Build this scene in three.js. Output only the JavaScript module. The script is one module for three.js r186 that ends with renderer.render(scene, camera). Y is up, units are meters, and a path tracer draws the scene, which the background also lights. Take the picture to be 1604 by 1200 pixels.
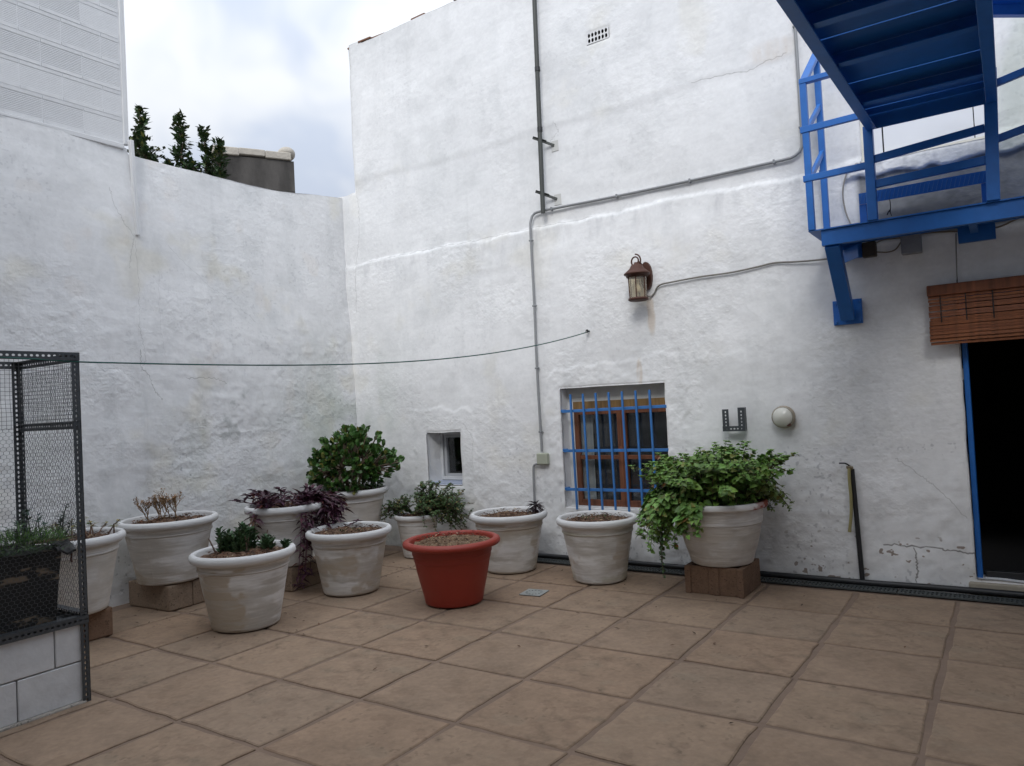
import * as THREE from 'three';
import { mergeGeometries } from 'three/addons/utils/BufferGeometryUtils.js';
import { RoundedBoxGeometry } from 'three/addons/geometries/RoundedBoxGeometry.js';

// ------------------------------------------------------------------ camera, sky, sun, exposure
const scene = new THREE.Scene();
const camera = new THREE.PerspectiveCamera(54.3, 1024 / 766, 0.05, 600);
camera.position.set(2.7726, 1.4204, 2.6358);
camera.rotation.order = 'YXZ';
camera.rotation.set(0.0274, 0.5903, -0.0516);

// hash / value noise
const TAB = (() => { const t = new Float32Array(65536); let s = 12345; for (let i = 0; i < 65536; i++) { s = (Math.imul(s, 1664525) + 1013904223) >>> 0; t[i] = s / 4294967296; } return t; })();
function vn(x, y) {
  const xi = Math.floor(x), yi = Math.floor(y); let fx = x - xi, fy = y - yi;
  fx = fx * fx * (3 - 2 * fx); fy = fy * fy * (3 - 2 * fy);
  const a = (xi & 255), b = ((xi + 1) & 255), c = (yi & 255) << 8, d = ((yi + 1) & 255) << 8;
  const p = TAB[a | c], q = TAB[b | c], r = TAB[a | d], w = TAB[b | d];
  return p + (q - p) * fx + (r - p) * fy + (p - q - r + w) * fx * fy;
}
function fbm(x, y, o = 4) { let s = 0, a = 0.5, n = 0; for (let i = 0; i < o; i++) { s += a * vn(x, y); n += a; x = x * 2.03 + 17.3; y = y * 2.03 + 9.7; a *= 0.5; } return s / n; }
const sfb = (x, y, o) => fbm(x, y, o) * 2 - 1;
const ss = (a, b, x) => { const t = Math.min(1, Math.max(0, (x - a) / (b - a))); return t * t * (3 - 2 * t); };
const mix = (a, b, t) => a + (b - a) * t;
function rng(seed) { let s = seed >>> 0; return () => { s = (s + 0x6D2B79F5) >>> 0; let t = Math.imul(s ^ (s >>> 15), 1 | s); t = (t + Math.imul(t ^ (t >>> 7), 61 | t)) ^ t; return ((t ^ (t >>> 14)) >>> 0) / 4294967296; }; }

const EXPOSURE = 1.0;
const SUN = new THREE.Vector3(0.26, 0.60, 0.75).normalize();
{
  // overcast sky: brighter towards the zenith, broken by thinner blue-grey patches
  const W = 1024, H = 512, d = new Float32Array(W * H * 4);
  for (let j = 0; j < H; j++) {
    const el = (j + 0.5) / H * Math.PI - Math.PI / 2, sy = Math.sin(el), cy = Math.cos(el);
    for (let i = 0; i < W; i++) {
      const az = (i + 0.5) / W * 2 * Math.PI - Math.PI; const X = Math.cos(az) * cy, Z = Math.sin(az) * cy;
      const k = 1 / (Math.max(0, sy) + 0.35), px = X * k * 2.8 + 1.85, pz = Z * k * 2.8 + 17.63;
      const c1 = fbm(px + 0.7 * sfb(px * 1.3, pz * 1.3, 3), pz, 6);
      const cl = ss(0.38, 0.60, c1);
      const sd = Math.max(0, X * SUN.x + sy * SUN.y + Z * SUN.z); // thin cloud, lighter around the hidden sun
      const g = sy > 0 ? (1 + 2 * sy) / 3 * 1.55 * (1 + 0.45 * sd * sd) : 0.3;
      const e = (j * W + i) * 4;
      d[e] = g * mix(0.74, 1.05, cl); d[e + 1] = g * mix(0.83, 1.09, cl); d[e + 2] = g * mix(1.00, 1.15, cl); d[e + 3] = 1;
    }
  }
  const t = new THREE.DataTexture(d, W, H, THREE.RGBAFormat, THREE.FloatType);
  t.mapping = THREE.EquirectangularReflectionMapping; t.magFilter = t.minFilter = THREE.LinearFilter; t.wrapS = THREE.RepeatWrapping; t.needsUpdate = true;
  scene.background = t; scene.environment = t;
}
const sun = new THREE.DirectionalLight(new THREE.Color(1, 0.98, 0.95), 1.5);
sun.position.copy(SUN).multiplyScalar(18).add(new THREE.Vector3(0, 0, -1)); sun.target.position.set(0, 0, -1); sun.castShadow = true; sun.shadow.radius = 40;
Object.assign(sun.shadow.camera, { left: -10, right: 10, top: 10, bottom: -10, near: 0.5, far: 40 }); sun.shadow.mapSize.set(2048, 2048);
scene.add(sun, sun.target);

// ------------------------------------------------------------------ helpers
const V = (x, y, z) => new THREE.Vector3(x, y, z);
const used = {};
function numbered(n) { if (!(n in used)) { used[n] = 0; return n; } used[n]++; return n + '_' + String(used[n]).padStart(3, '0'); }
function tag(o, label, category, group) { o.userData.label = label; o.userData.category = category; if (group) o.userData.group = group; return o; }
function thing(name, label, category, pos = [0, 0, 0], ry = 0, group) {
  const g = new THREE.Group(); g.name = numbered(name); g.position.set(...pos); g.rotation.y = ry; scene.add(g); return tag(g, label, category, group);
}
function struct(name, geo, m) { const o = new THREE.Mesh(geo, m); o.name = numbered(name); o.userData.kind = 'structure'; scene.add(o); return o; }
function solo(name, geo, m, label, category, pos = [0, 0, 0], group) { const o = new THREE.Mesh(geo, m); o.name = numbered(name); o.position.set(...pos); scene.add(o); return tag(o, label, category, group); }
function part(name, geo, m, parent, kind) { const o = new THREE.Mesh(Array.isArray(geo) ? join(geo) : geo, m); o.name = name; parent.add(o); if (kind) o.userData.kind = kind; return o; }
function norm(g) { let q = g.index ? g.toNonIndexed() : g; for (const k of Object.keys(q.attributes)) if (!['position', 'normal', 'uv'].includes(k)) q.deleteAttribute(k); return q; }
function join(list) { return list.length === 1 ? list[0] : mergeGeometries(list.map(norm)); }
// uv in metres by the dominant axis of each face
function boxUV(g, s = 1, ox = 0, oy = 0) {
  g = norm(g); const p = g.attributes.position, n = p.count, uv = new Float32Array(n * 2), a = V(), b = V(), c = V(), e = V(), f = V();
  for (let i = 0; i < n; i += 3) {
    a.fromBufferAttribute(p, i); b.fromBufferAttribute(p, i + 1); c.fromBufferAttribute(p, i + 2);
    e.subVectors(b, a); f.subVectors(c, a); e.cross(f); const ax = Math.abs(e.x), ay = Math.abs(e.y), az = Math.abs(e.z);
    [a, b, c].forEach((v, k) => { const u = ax >= ay && ax >= az ? [v.z, v.y] : ay >= az ? [v.x, v.z] : [v.x, v.y]; uv[(i + k) * 2] = u[0] * s + ox; uv[(i + k) * 2 + 1] = u[1] * s + oy; });
  }
  g.setAttribute('uv', new THREE.BufferAttribute(uv, 2)); return g;
}
const box = (w, h, d, x = 0, y = 0, z = 0) => new THREE.BoxGeometry(w, h, d).translate(x, y, z);
const rbox = (w, h, d, x = 0, y = 0, z = 0, r = 0.004, s = 1) => new RoundedBoxGeometry(w, h, d, s, Math.min(r, w / 2.1, h / 2.1, d / 2.1)).translate(x, y, z);
const span = (x0, x1, y0, y1, z0, z1, r = 0) => r ? rbox(x1 - x0, y1 - y0, z1 - z0, (x0 + x1) / 2, (y0 + y1) / 2, (z0 + z1) / 2, r) : box(x1 - x0, y1 - y0, z1 - z0, (x0 + x1) / 2, (y0 + y1) / 2, (z0 + z1) / 2);
function bar(p, q, w, h = w, round = 0.003) { // rectangular bar from p to q; h is its vertical-ish size
  const a = V(...p), b = V(...q), d = b.clone().sub(a), L = d.length(); d.normalize();
  let up = Math.abs(d.y) > 0.95 ? V(0, 0, 1) : V(0, 1, 0); const s = V().crossVectors(up, d).normalize(); up = V().crossVectors(d, s);
  const g = rbox(w, h, L, 0, 0, L / 2, round); return g.applyMatrix4(new THREE.Matrix4().makeBasis(s, up, d).setPosition(a));
}
function rod(p, q, r, seg = 8, r2 = r) {
  const a = V(...p), b = V(...q), d = b.clone().sub(a), L = d.length();
  const g = new THREE.CylinderGeometry(r2, r, L, seg, 1).translate(0, L / 2, 0); return g.applyQuaternion(new THREE.Quaternion().setFromUnitVectors(V(0, 1, 0), d.normalize())).translate(a.x, a.y, a.z);
}
function tube(pts, r, n = 40, seg = 6, tension = 0.5) { return new THREE.TubeGeometry(new THREE.CatmullRomCurve3(pts.map(p => V(...p)), false, 'catmullrom', tension), n, r, seg); }
function tex(w, h, fn, srgb = true, repeat = true) { // fn(x01,y01) -> [r,g,b] in 0..1 linear for colour maps, or one number
  const d = new Uint8Array(w * h * 4), enc = v => { v = Math.min(1, Math.max(0, v)); return srgb ? (v <= 0.0031308 ? 12.92 * v : 1.055 * Math.pow(v, 1 / 2.4) - 0.055) * 255 : v * 255; };
  for (let j = 0; j < h; j++) for (let i = 0; i < w; i++) { const c = fn((i + 0.5) / w, (j + 0.5) / h, i, j), e = (j * w + i) * 4; if (typeof c === 'number') d[e] = d[e + 1] = d[e + 2] = enc(c); else { d[e] = enc(c[0]); d[e + 1] = enc(c[1]); d[e + 2] = enc(c[2]); } d[e + 3] = 255; }
  const t = new THREE.DataTexture(d, w, h); t.magFilter = THREE.LinearFilter; t.minFilter = THREE.LinearMipmapLinearFilter; t.generateMipmaps = true; if (repeat) t.wrapS = t.wrapT = THREE.RepeatWrapping; if (srgb) t.colorSpace = THREE.SRGBColorSpace; t.needsUpdate = true; return t;
}
function mat(r, g, b, rough = 0.7, o = {}) { return new THREE.MeshStandardMaterial({ color: new THREE.Color().setRGB(r, g, b), roughness: rough, side: THREE.DoubleSide, ...o }); }
// periodic noise for repeating textures
function pn(x, y, P) { const xi = Math.floor(x), yi = Math.floor(y); let fx = x - xi, fy = y - yi; fx = fx * fx * (3 - 2 * fx); fy = fy * fy * (3 - 2 * fy); const m = v => ((v % P) + P) % P; const h = (a, b) => TAB[(m(a) * 7 + 13 * P) & 255 | ((m(b) * 11 + 5 * P) & 255) << 8]; const p = h(xi, yi), q = h(xi + 1, yi), r = h(xi, yi + 1), w = h(xi + 1, yi + 1); return p + (q - p) * fx + (r - p) * fy + (p - q - r + w) * fx * fy; }
function pf(x, y, P, o = 4) { let s = 0, a = 0.5, n = 0; for (let i = 0; i < o; i++) { s += a * pn(x * P, y * P, P); n += a; P *= 2; a *= 0.55; } return s / n; }

// ------------------------------------------------------------------ shared materials
const grain = tex(512, 512, (x, y) => pf(x, y, 16, 5), false);
const blotch = tex(512, 512, (x, y) => { const a = pf(x, y, 5, 5), b = pf(x + 0.31, y + 0.17, 24, 4); return [0.86 + 0.24 * (a - 0.5) + 0.16 * (b - 0.5), 0.86 + 0.24 * (a - 0.5) + 0.16 * (b - 0.5), 0.86 + 0.22 * (a - 0.5) + 0.16 * (b - 0.5)]; });
const paintBlue = mat(0.015, 0.150, 0.52, 0.42, { map: blotch, bumpMap: grain, bumpScale: 0.0006 });
const barBlue = mat(0.05, 0.20, 0.52, 0.45, { map: blotch });
const zincDark = mat(0.085, 0.095, 0.105, 0.45, { metalness: 0.45, map: blotch });
const greyPlastic = mat(0.30, 0.31, 0.32, 0.5, { map: blotch });
const darkPipe = mat(0.06, 0.065, 0.06, 0.55, { map: blotch });
const blackPlastic = mat(0.015, 0.016, 0.018, 0.45);
const whitePaint = mat(0.74, 0.75, 0.76, 0.6, { map: blotch });
const darkRoom = mat(0.02, 0.02, 0.022, 0.95);  // near-black colour stands in for the shade of unlit interiors
const wood = tex(512, 512, (x, y) => { const g = pf(x * 1, y * 0.08 + 0.02 * pf(x, y, 8, 2), 64, 3), k = pf(x, y * 0.25, 8, 3); const v = 0.62 + 0.5 * (g - 0.5) + 0.5 * (k - 0.5); return [v, v * 0.97, v * 0.93]; });
const woodRed = mat(0.26, 0.095, 0.045, 0.6, { map: wood });
const woodBlind = mat(0.33, 0.115, 0.045, 0.55, { map: wood });
const woodPale = mat(0.36, 0.22, 0.085, 0.7, { map: wood });
const rustBrown = mat(0.085, 0.032, 0.02, 0.6, { map: blotch, metalness: 0.2 });
const soilTex = tex(512, 512, (x, y) => { const a = pf(x, y, 40, 3), b = pf(x + 0.4, y + 0.2, 90, 2), c = b > 0.66 ? 1 : 0; return c ? [0.24, 0.15, 0.09] : [0.055 + 0.10 * a, 0.032 + 0.055 * a, 0.02 + 0.035 * a]; });
const soilMat = mat(1, 1, 1, 0.95, { map: soilTex, bumpMap: grain, bumpScale: 0.012 });
const soilGrey = mat(1.35, 1.5, 1.4, 0.95, { map: soilTex, bumpMap: grain, bumpScale: 0.012 });
const glassDark = new THREE.MeshPhysicalMaterial({ color: new THREE.Color(0.9, 0.92, 0.93), roughness: 0.06, transmission: 1, thickness: 0, side: THREE.DoubleSide });

// ------------------------------------------------------------------ plaster relief
const ridge = (x, y, o) => { let s = 0, a = 0.5, n = 0; for (let i = 0; i < o; i++) { s += a * (1 - Math.abs(2 * vn(x, y) - 1)); n += a; x = x * 2.1 + 5.2; y = y * 2.1 + 3.1; a *= 0.5; } return s / n; };
const HW = { // openings of the house wall: u0,u1,v0,v1,depth
  window: [-0.612, 0.388, 0.44, 1.530, 0.13], small: [-2.20, -1.765, 0.645, 1.165, 0.20],
  door: [2.492, 3.42, 0.10, 2.02, 0.14], upper: [1.965, 2.765, 3.0, 4.75, 0.09], vent: [-0.162, 0.05, 4.535, 4.632, 0.05],
};
function backDisp(x, y) {
  const e = 0.026 * sfb(x * 2.2, 3.3, 3) + 0.026 * sfb(x * 6, 7.7, 3);
  let d = -0.021 * ss(3.002 + e, 3.034 + e, y) * (0.75 + 0.3 * vn(x * 5, 4.4)) - 0.010 * ss(2.7, 3.1, y);
  d += 0.007 * ss(3.86, 3.95, y + 0.03 * sfb(x * 1.5, 9.1, 3));
  d += 0.030 * sfb(x * 0.7 + 4, y * 0.7 + 1, 3);
  const rough = mix(0.55, 1.25, ss(0.42, 0.62, fbm(x * 0.9 + 8, y * 0.9 + 2, 3))) * mix(1, 0.6, ss(3.0, 3.3, y));
  d += rough * (0.008 * sfb(x * 3 + 2, y * 3 + 5, 3) + 0.0030 * (ridge(x * 7, y * 9, 3) - 0.5));
  // coarse patched plaster low on the right, and the hand-made surround of the small window
  const low = ss(0.95, 0.55, y + 0.25 * sfb(x * 2.5, y * 2.5, 3)); d += 0.012 * low * ss(1.2, 1.5, x) + 0.007 * low * sfb(x * 12, y * 12, 3);
  const sx = Math.max(0, Math.abs(x + 1.98) - 0.30), sy = Math.max(0, Math.abs(y - 0.93) - 0.38); d += 0.006 * ss(0.11, 0.085, Math.hypot(sx, sy) + 0.07 * sfb(x * 6, y * 6, 4));
  // bands beside the big window
  const wx = Math.max(0, Math.abs(x + 0.11) - 0.50), wy = Math.max(0, Math.abs(y - 1.0) - 0.54); d += 0.006 * ss(0.19, 0.165, Math.hypot(wx, wy) + 0.10 * sfb(x * 4, y * 5, 4)) + 0.006 * ss(0.3, 0.0, wx + wy) * sfb(x * 17, y * 17, 2);
  // drip-edged render below the upper window
  const yb = 2.885 + 0.013 * Math.sin(x * 24 + 2 * sfb(x * 4, 1, 2)) + 0.02 * sfb(x * 5, 2, 2); d += 0.026 * ss(yb - 0.008, yb + 0.006, y) * ss(3.06, 3.0, y) * ss(1.82, 1.87, x);
  d -= 0.012 * ss(1.86, 1.92, x) * ss(2.3, 2.5, y) * ss(yb, yb - 0.02, y);
  // rounded arris at the free corner
  d -= 0.05 * Math.pow(ss(-3.03, -3.125, x), 2) * ss(3.80, 3.83, y);
  return d;
}
function leftDisp(z, y) {
  let d = 0.035 * sfb(z * 0.8 + 3, y * 0.8 + 6, 3);
  const old = ss(2.75, 1.95, y + 0.45 * sfb(z * 1.3, y * 1.3 + 4, 3)); // older bulging masonry low down
  const patch = ss(0.48, 0.62, fbm(z * 1.6 + 1, y * 1.6 + 2, 3));
  d += old * 0.008 + (0.35 + old * 0.8) * (0.008 * sfb(z * 4, y * 4, 3)) + (0.25 + old * (0.4 + 1.3 * patch)) * 0.0065 * (ridge(z * 7, y * 9, 4) - 0.5);
  d += 0.02 * ss(0.5, 0.0, y) * (0.5 + sfb(z * 3, y * 3, 3)) + 0.012 * ss(-0.80, -0.84, z + 0.05 * sfb(y * 3, 1, 3)) * ss(3.0, 2.0, y);
  const r = Math.hypot((z + 1.65) / 0.55, (y - 1.5) / 0.32); d += 0.013 * ss(1.2, 0.2, r) * (ridge(z * 9, y * 12, 4) - 0.55);
  return d;
}
function lattice(a, b, step, cuts = [], coarse = []) {
  const pts = [...new Set([a, b, ...cuts, ...coarse.flat().filter(v => typeof v === 'number' && v > a && v < b)])].sort((p, q) => p - q), out = [pts[0]];
  for (let i = 0; i < pts.length - 1; i++) { const st = coarse.some(c => pts[i] >= c[0] - 1e-6 && pts[i + 1] <= c[1] + 1e-6) ? 0.12 : step; const n = Math.max(1, Math.round((pts[i + 1] - pts[i]) / st)); for (let k = 1; k <= n; k++) out.push(pts[i] + (pts[i + 1] - pts[i]) * k / n); }
  return out;
}
function wallSheet({ us, vs, holes = [], top, disp, place, uv, warp = 0.007 }) {
  const nu = us.length, nv = vs.length, P = [], T = [], I = [];
  const hi = holes.map(h => [us.findIndex(u => Math.abs(u - h[0]) < 1e-6), us.findIndex(u => Math.abs(u - h[1]) < 1e-6), vs.findIndex(v => Math.abs(v - h[2]) < 1e-6), vs.findIndex(v => Math.abs(v - h[3]) < 1e-6), h]);
  const cell = (i, j) => hi.some(h => i >= h[0] && i < h[1] && j >= h[2] && j < h[3]);
  const inner = (i, j) => hi.some(h => i > h[0] && i < h[1] && j > h[2] && j < h[3]);
  const W = (u, v) => [u + warp * sfb(u * 5 + 2, v * 5, 2), v + (v > 0.02 ? warp * sfb(u * 5, v * 5 + 8, 2) : 0)];
  const dEdge = (u, v) => { let m = 1; for (const h of holes) { const x = Math.max(h[0] - u, 0, u - h[1]), y = Math.max(h[2] - v, 0, v - h[3]); m = Math.min(m, Math.hypot(x, y)); } return m; };
  const full = (u, v) => disp(u, v) - 0.010 * Math.pow(1 - Math.min(1, dEdge(u, v) / 0.022), 2);
  const push = (u, v, d) => { const [a, b0] = W(u, v); const b = top ? Math.min(b0, top(u)) : b0; P.push(...place(a, b, d)); T.push(...uv(u, v)); };
  for (let j = 0; j < nv; j++) for (let i = 0; i < nu; i++) if (inner(i, j)) { P.push(0, -1, 0); T.push(0, 0); } else push(us[i], vs[j], full(us[i], vs[j]));
  for (let j = 0; j < nv - 1; j++) for (let i = 0; i < nu - 1; i++) { if (cell(i, j)) continue; const a = j * nu + i, b = a + 1, c = a + nu, d = c + 1; I.push(a, b, d, a, d, c); }
  for (const [i0, i1, j0, j1, h] of hi) { // reveals
    const ring = []; for (let i = i0; i < i1; i++) ring.push([i, j0]); for (let j = j0; j < j1; j++) ring.push([i1, j]); for (let i = i1; i > i0; i--) ring.push([i, j1]); for (let j = j1; j > j0; j--) ring.push([i0, j]);
    let prev = ring.map(([i, j]) => j * nu + i); const cu = (h[0] + h[1]) / 2, cv = (h[2] + h[3]) / 2, splay = h[5] || [0, 0, 0, 0];
    for (let s = 1; s <= 4; s++) {
      const t = s / 4, cur = []; for (const [i, j] of ring) {
        const u = us[i], v = vs[j], du = (i === i0 ? splay[0] : i === i1 ? -splay[1] : mix(splay[0], -splay[1], (i - i0) / (i1 - i0))) * t, dv = (j === j0 ? splay[2] : j === j1 ? -splay[3] : 0) * t;
        cur.push(P.length / 3); const [a, b] = W(u, v); P.push(...place(a + du + 0.003 * sfb(v * 20, t * 3 + u, 2), b + dv, full(u, v) * (1 - t) - h[4] * t)); T.push(...uv(u + Math.sign(cu - u) * h[4] * t, v + Math.sign(cv - v) * h[4] * t));
      }
      const n = ring.length; for (let k = 0; k < n; k++) { const a = prev[k], b = prev[(k + 1) % n], c = cur[k], d = cur[(k + 1) % n]; I.push(a, c, b, b, c, d); }
      prev = cur;
    }
  }
  const g = new THREE.BufferGeometry(); g.setAttribute('position', new THREE.Float32BufferAttribute(P, 3)); g.setAttribute('uv', new THREE.Float32BufferAttribute(T, 2)); g.setIndex(I); g.computeVertexNormals(); return g;
}
// cracks: polylines in wall metres, drawn into a distance field
function crackField(w, h, U, Vv, lines) {
  const f = new Float32Array(w * h);
  for (const L of lines) {
    const r = rng(L.seed || 7), pts = []; for (let i = 0; i < L.p.length - 1; i++) { const n = 14; for (let k = 0; k < n; k++) { const t = k / n; pts.push([mix(L.p[i][0], L.p[i + 1][0], t) + (r() - 0.5) * 0.016, mix(L.p[i][1], L.p[i + 1][1], t) + (r() - 0.5) * 0.016]); } } pts.push(L.p[L.p.length - 1]);
    for (let i = 0; i < pts.length - 1; i++) for (let k = 0; k < 24; k++) {
      const u = mix(pts[i][0], pts[i + 1][0], k / 24), v = mix(pts[i][1], pts[i + 1][1], k / 24), x = (u - U[0]) / (U[1] - U[0]) * w, y = (v - Vv[0]) / (Vv[1] - Vv[0]) * h, wd = (L.w || 1.3) * (0.5 + fbm(u * 40, v * 40, 2));
      for (let b = -3; b <= 3; b++) for (let a = -3; a <= 3; a++) { const X = Math.round(x) + a, Y = Math.round(y) + b; if (X < 0 || Y < 0 || X >= w || Y >= h) continue; const q = ss(wd + 0.6, wd - 0.6, Math.hypot(X - x, Y - y)) * (L.a || 1); if (q > f[Y * w + X]) f[Y * w + X] = q; }
    }
  }
  return f;
}
const BU = [-3.4, 3.0], BV = [0, 5.5], LU = [-3.3, 1.2], LV = [0, 3.9];
const bw_ = 2048, bh_ = 1760, lw_ = 2048, lh_ = 1775;
const crB = crackField(bw_, bh_, BU, BV, [
  { p: [[-3.06, 3.85], [-3.03, 3.6], [-3.05, 3.3], [-3.10, 3.05], [-3.12, 2.5]], w: 0.7, a: 0.6, seed: 3 },
  { p: [[0.75, 3.93], [1.2, 3.90], [1.5, 3.95]], w: 0.8, a: 0.6, seed: 4 }, { p: [[-0.55, 3.95], [-0.5, 3.85], [-0.6, 3.78]], w: 0.6, a: 0.5, seed: 5 },
  { p: [[1.95, 0.30], [2.3, 0.285], [2.49, 0.27]], w: 1.4, seed: 6 }, { p: [[2.14, 0.28], [2.15, 0.15], [2.14, 0.05]], w: 1.2, seed: 8 },
  { p: [[-2.9, 3.02], [-2.2, 3.035], [-1.6, 3.02], [-1.0, 3.03], [-0.2, 3.02]], w: 0.8, a: 0.5, seed: 9 }, { p: [[2.06, 0.9], [2.2, 0.78], [2.3, 0.70], [2.46, 0.5]], w: 0.7, a: 0.5, seed: 12 },
  { p: [[1.82, 3.0], [1.9, 2.97], [2.0, 3.02]], w: 1, a: 0.8, seed: 2 }, { p: [[-1.72, 1.25], [-1.6, 1.1], [-1.63, 0.8]], w: 0.6, a: 0.45, seed: 22 },
]);
const crL = crackField(lw_, lh_, LU, LV, [
  { p: [[-0.62, 3.35], [-0.66, 3.2], [-0.72, 3.08], [-0.80, 2.98], [-0.77, 2.86], [-0.74, 2.7]], w: 0.8, a: 0.5, seed: 31 }, { p: [[-0.80, 2.96], [-0.82, 2.5], [-0.80, 2.2], [-0.84, 1.95], [-0.80, 1.85]], w: 0.6, a: 0.5, seed: 32 },
  { p: [[-0.80, 2.02], [-0.80, 1.88], [-0.87, 1.80], [-0.90, 1.68], [-0.97, 1.60]], w: 0.9, a: 0.65, seed: 33 }, { p: [[-0.45, 1.86], [-0.6, 1.87], [-0.74, 1.78]], w: 0.6, a: 0.5, seed: 34 },
  { p: [[-1.1, 2.95], [-1.5, 2.62], [-1.75, 2.5], [-1.95, 2.33]], w: 0.7, a: 0.4, seed: 35 }, { p: [[-1.2, 1.78], [-1.45, 1.79], [-1.6, 1.74]], w: 1.0, a: 0.6, seed: 36 }, { p: [[-1.0, 2.7], [-0.98, 2.2], [-1.02, 1.9]], w: 0.5, a: 0.35, seed: 37 },
]);
function plasterColour(u, v, cr, o) {
  const a = fbm(u * 1.1 + 3, v * 1.1, 4), b = fbm(u * 6, v * 5, 4), st = fbm(u * 9 + 50, v * 0.9, 4), f = fbm(u * 45, v * 45, 3);
  let r = 0.80, g = 0.805, bl = 0.81;
  const dirt = 0.55 * ss(0.5, 0.75, a) + 0.35 * ss(0.5, 0.8, b) * o.rough + 0.35 * ss(0.52, 0.8, st) * o.streak; // lime wash worn thin over grey render
  r -= 0.12 * dirt; g -= 0.115 * dirt; bl -= 0.115 * dirt;
  const oc = ss(0.60, 0.80, fbm(u * 2.3 + 70, v * 2.3 + 9, 4)) * o.ochre; r -= 0.03 * oc; g -= 0.05 * oc; bl -= 0.11 * oc;
  const sp = ss(0.70, 0.80, fbm(u * 38 + 11, v * 38, 2)) * ss(0.5, 0.68, fbm(u * 2 + 5, v * 2 + 33, 3)) * o.speck; r -= 0.22 * sp; g -= 0.22 * sp; bl -= 0.21 * sp;
  const lay = ss(0.505, 0.52, fbm(u * 2.1 + 13, v * 2.1 + 4, 6)) + ss(0.55, 0.56, fbm(u * 5.2 + 31, v * 5.2, 5)) * 0.8, stroke = fbm(u * 7 + v, v * 36 - u * 3, 3); // overlapping coats and brush strokes
  const q = 0.985 + 0.10 * (f - 0.5) - 0.035 * lay + 0.07 * (stroke - 0.5); r *= q; g *= q; bl *= q;
  r = mix(r, 0.16, cr * 0.8); g = mix(g, 0.15, cr * 0.8); bl = mix(bl, 0.14, cr * 0.8);
  return [r, g, bl];
}
const blob = (u, v, x, y, rx, ry) => Math.max(0, 1 - Math.hypot((u - x) / rx, (v - y) / ry));
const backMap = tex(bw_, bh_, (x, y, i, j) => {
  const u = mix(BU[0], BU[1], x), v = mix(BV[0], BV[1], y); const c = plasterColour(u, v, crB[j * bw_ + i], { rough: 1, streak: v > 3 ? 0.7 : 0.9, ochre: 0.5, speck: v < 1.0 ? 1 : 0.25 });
  const n = fbm(u * 30, v * 8, 3);
  let rust = ss(0.05, 0.5, blob(u, v, 0.305, 2.10, 0.05, 0.22)) * ss(0.35, 0.6, n) * 0.5 + ss(0.0, 0.5, blob(u, v, 0.17, 1.62, 0.035, 0.14)) * n * 0.9 + ss(0.05, 0.5, blob(u, v, 1.40, 4.0, 0.25, 0.12)) * n * 0.35 + ss(0.0, 0.5, blob(u, v, 1.36, 1.15, 0.09, 0.05)) * n * 0.5;
  c[0] = mix(c[0], 0.52, rust); c[1] = mix(c[1], 0.40, rust); c[2] = mix(c[2], 0.28, rust);
  // green-grey damp bloom by the corner, stains by the upper window, chipped paint low on the right
  const damp = ss(0.42, 0.7, fbm(u * 3 + 2, v * 1.6, 4)) * (ss(-2.2, -3.0, u) * ss(2.6, 1.2, v) * 0.6 + ss(2.72, 2.85, u) * ss(2.4, 2.8, v) * 0.9);
  c[0] -= 0.16 * damp; c[1] -= 0.13 * damp; c[2] -= 0.17 * damp;
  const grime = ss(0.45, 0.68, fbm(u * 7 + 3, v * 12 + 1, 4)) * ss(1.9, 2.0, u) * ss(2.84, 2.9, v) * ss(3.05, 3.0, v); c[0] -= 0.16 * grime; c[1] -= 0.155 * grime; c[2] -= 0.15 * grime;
  const yb = 2.885 + 0.013 * Math.sin(u * 24 + 2 * sfb(u * 4, 1, 2)) + 0.02 * sfb(u * 5, 2, 2), greyBand = ss(1.90, 1.96, u) * ss(yb + 0.004, yb - 0.006, v) * ss(2.40, 2.44, v) * (0.9 + 0.2 * fbm(u * 20, v * 20, 2)); c[0] = mix(c[0], 0.24, greyBand); c[1] = mix(c[1], 0.245, greyBand); c[2] = mix(c[2], 0.25, greyBand); // dark grey below the drip edge
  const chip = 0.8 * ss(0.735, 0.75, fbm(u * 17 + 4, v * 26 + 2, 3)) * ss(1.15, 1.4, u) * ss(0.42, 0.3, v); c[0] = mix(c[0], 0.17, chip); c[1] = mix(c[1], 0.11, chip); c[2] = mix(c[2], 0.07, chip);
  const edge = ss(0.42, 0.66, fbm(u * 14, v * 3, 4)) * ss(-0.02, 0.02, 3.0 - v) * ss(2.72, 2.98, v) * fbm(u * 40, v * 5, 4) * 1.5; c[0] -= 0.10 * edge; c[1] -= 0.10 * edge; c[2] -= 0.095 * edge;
  const lip = ss(0.035, 0.0, Math.abs(v - 3.02 - 0.026 * sfb(u * 2.2, 3.3, 3) - 0.026 * sfb(u * 6, 7.7, 3))) * ss(0.40, 0.62, fbm(u * 22, v * 22, 3)); c[0] -= 0.07 * lip; c[1] -= 0.07 * lip; c[2] -= 0.07 * lip; // crumbly edge, darkened in the colour to tone down the bright ledge // drip marks under the offset
  return c;
}, true, false);
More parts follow.
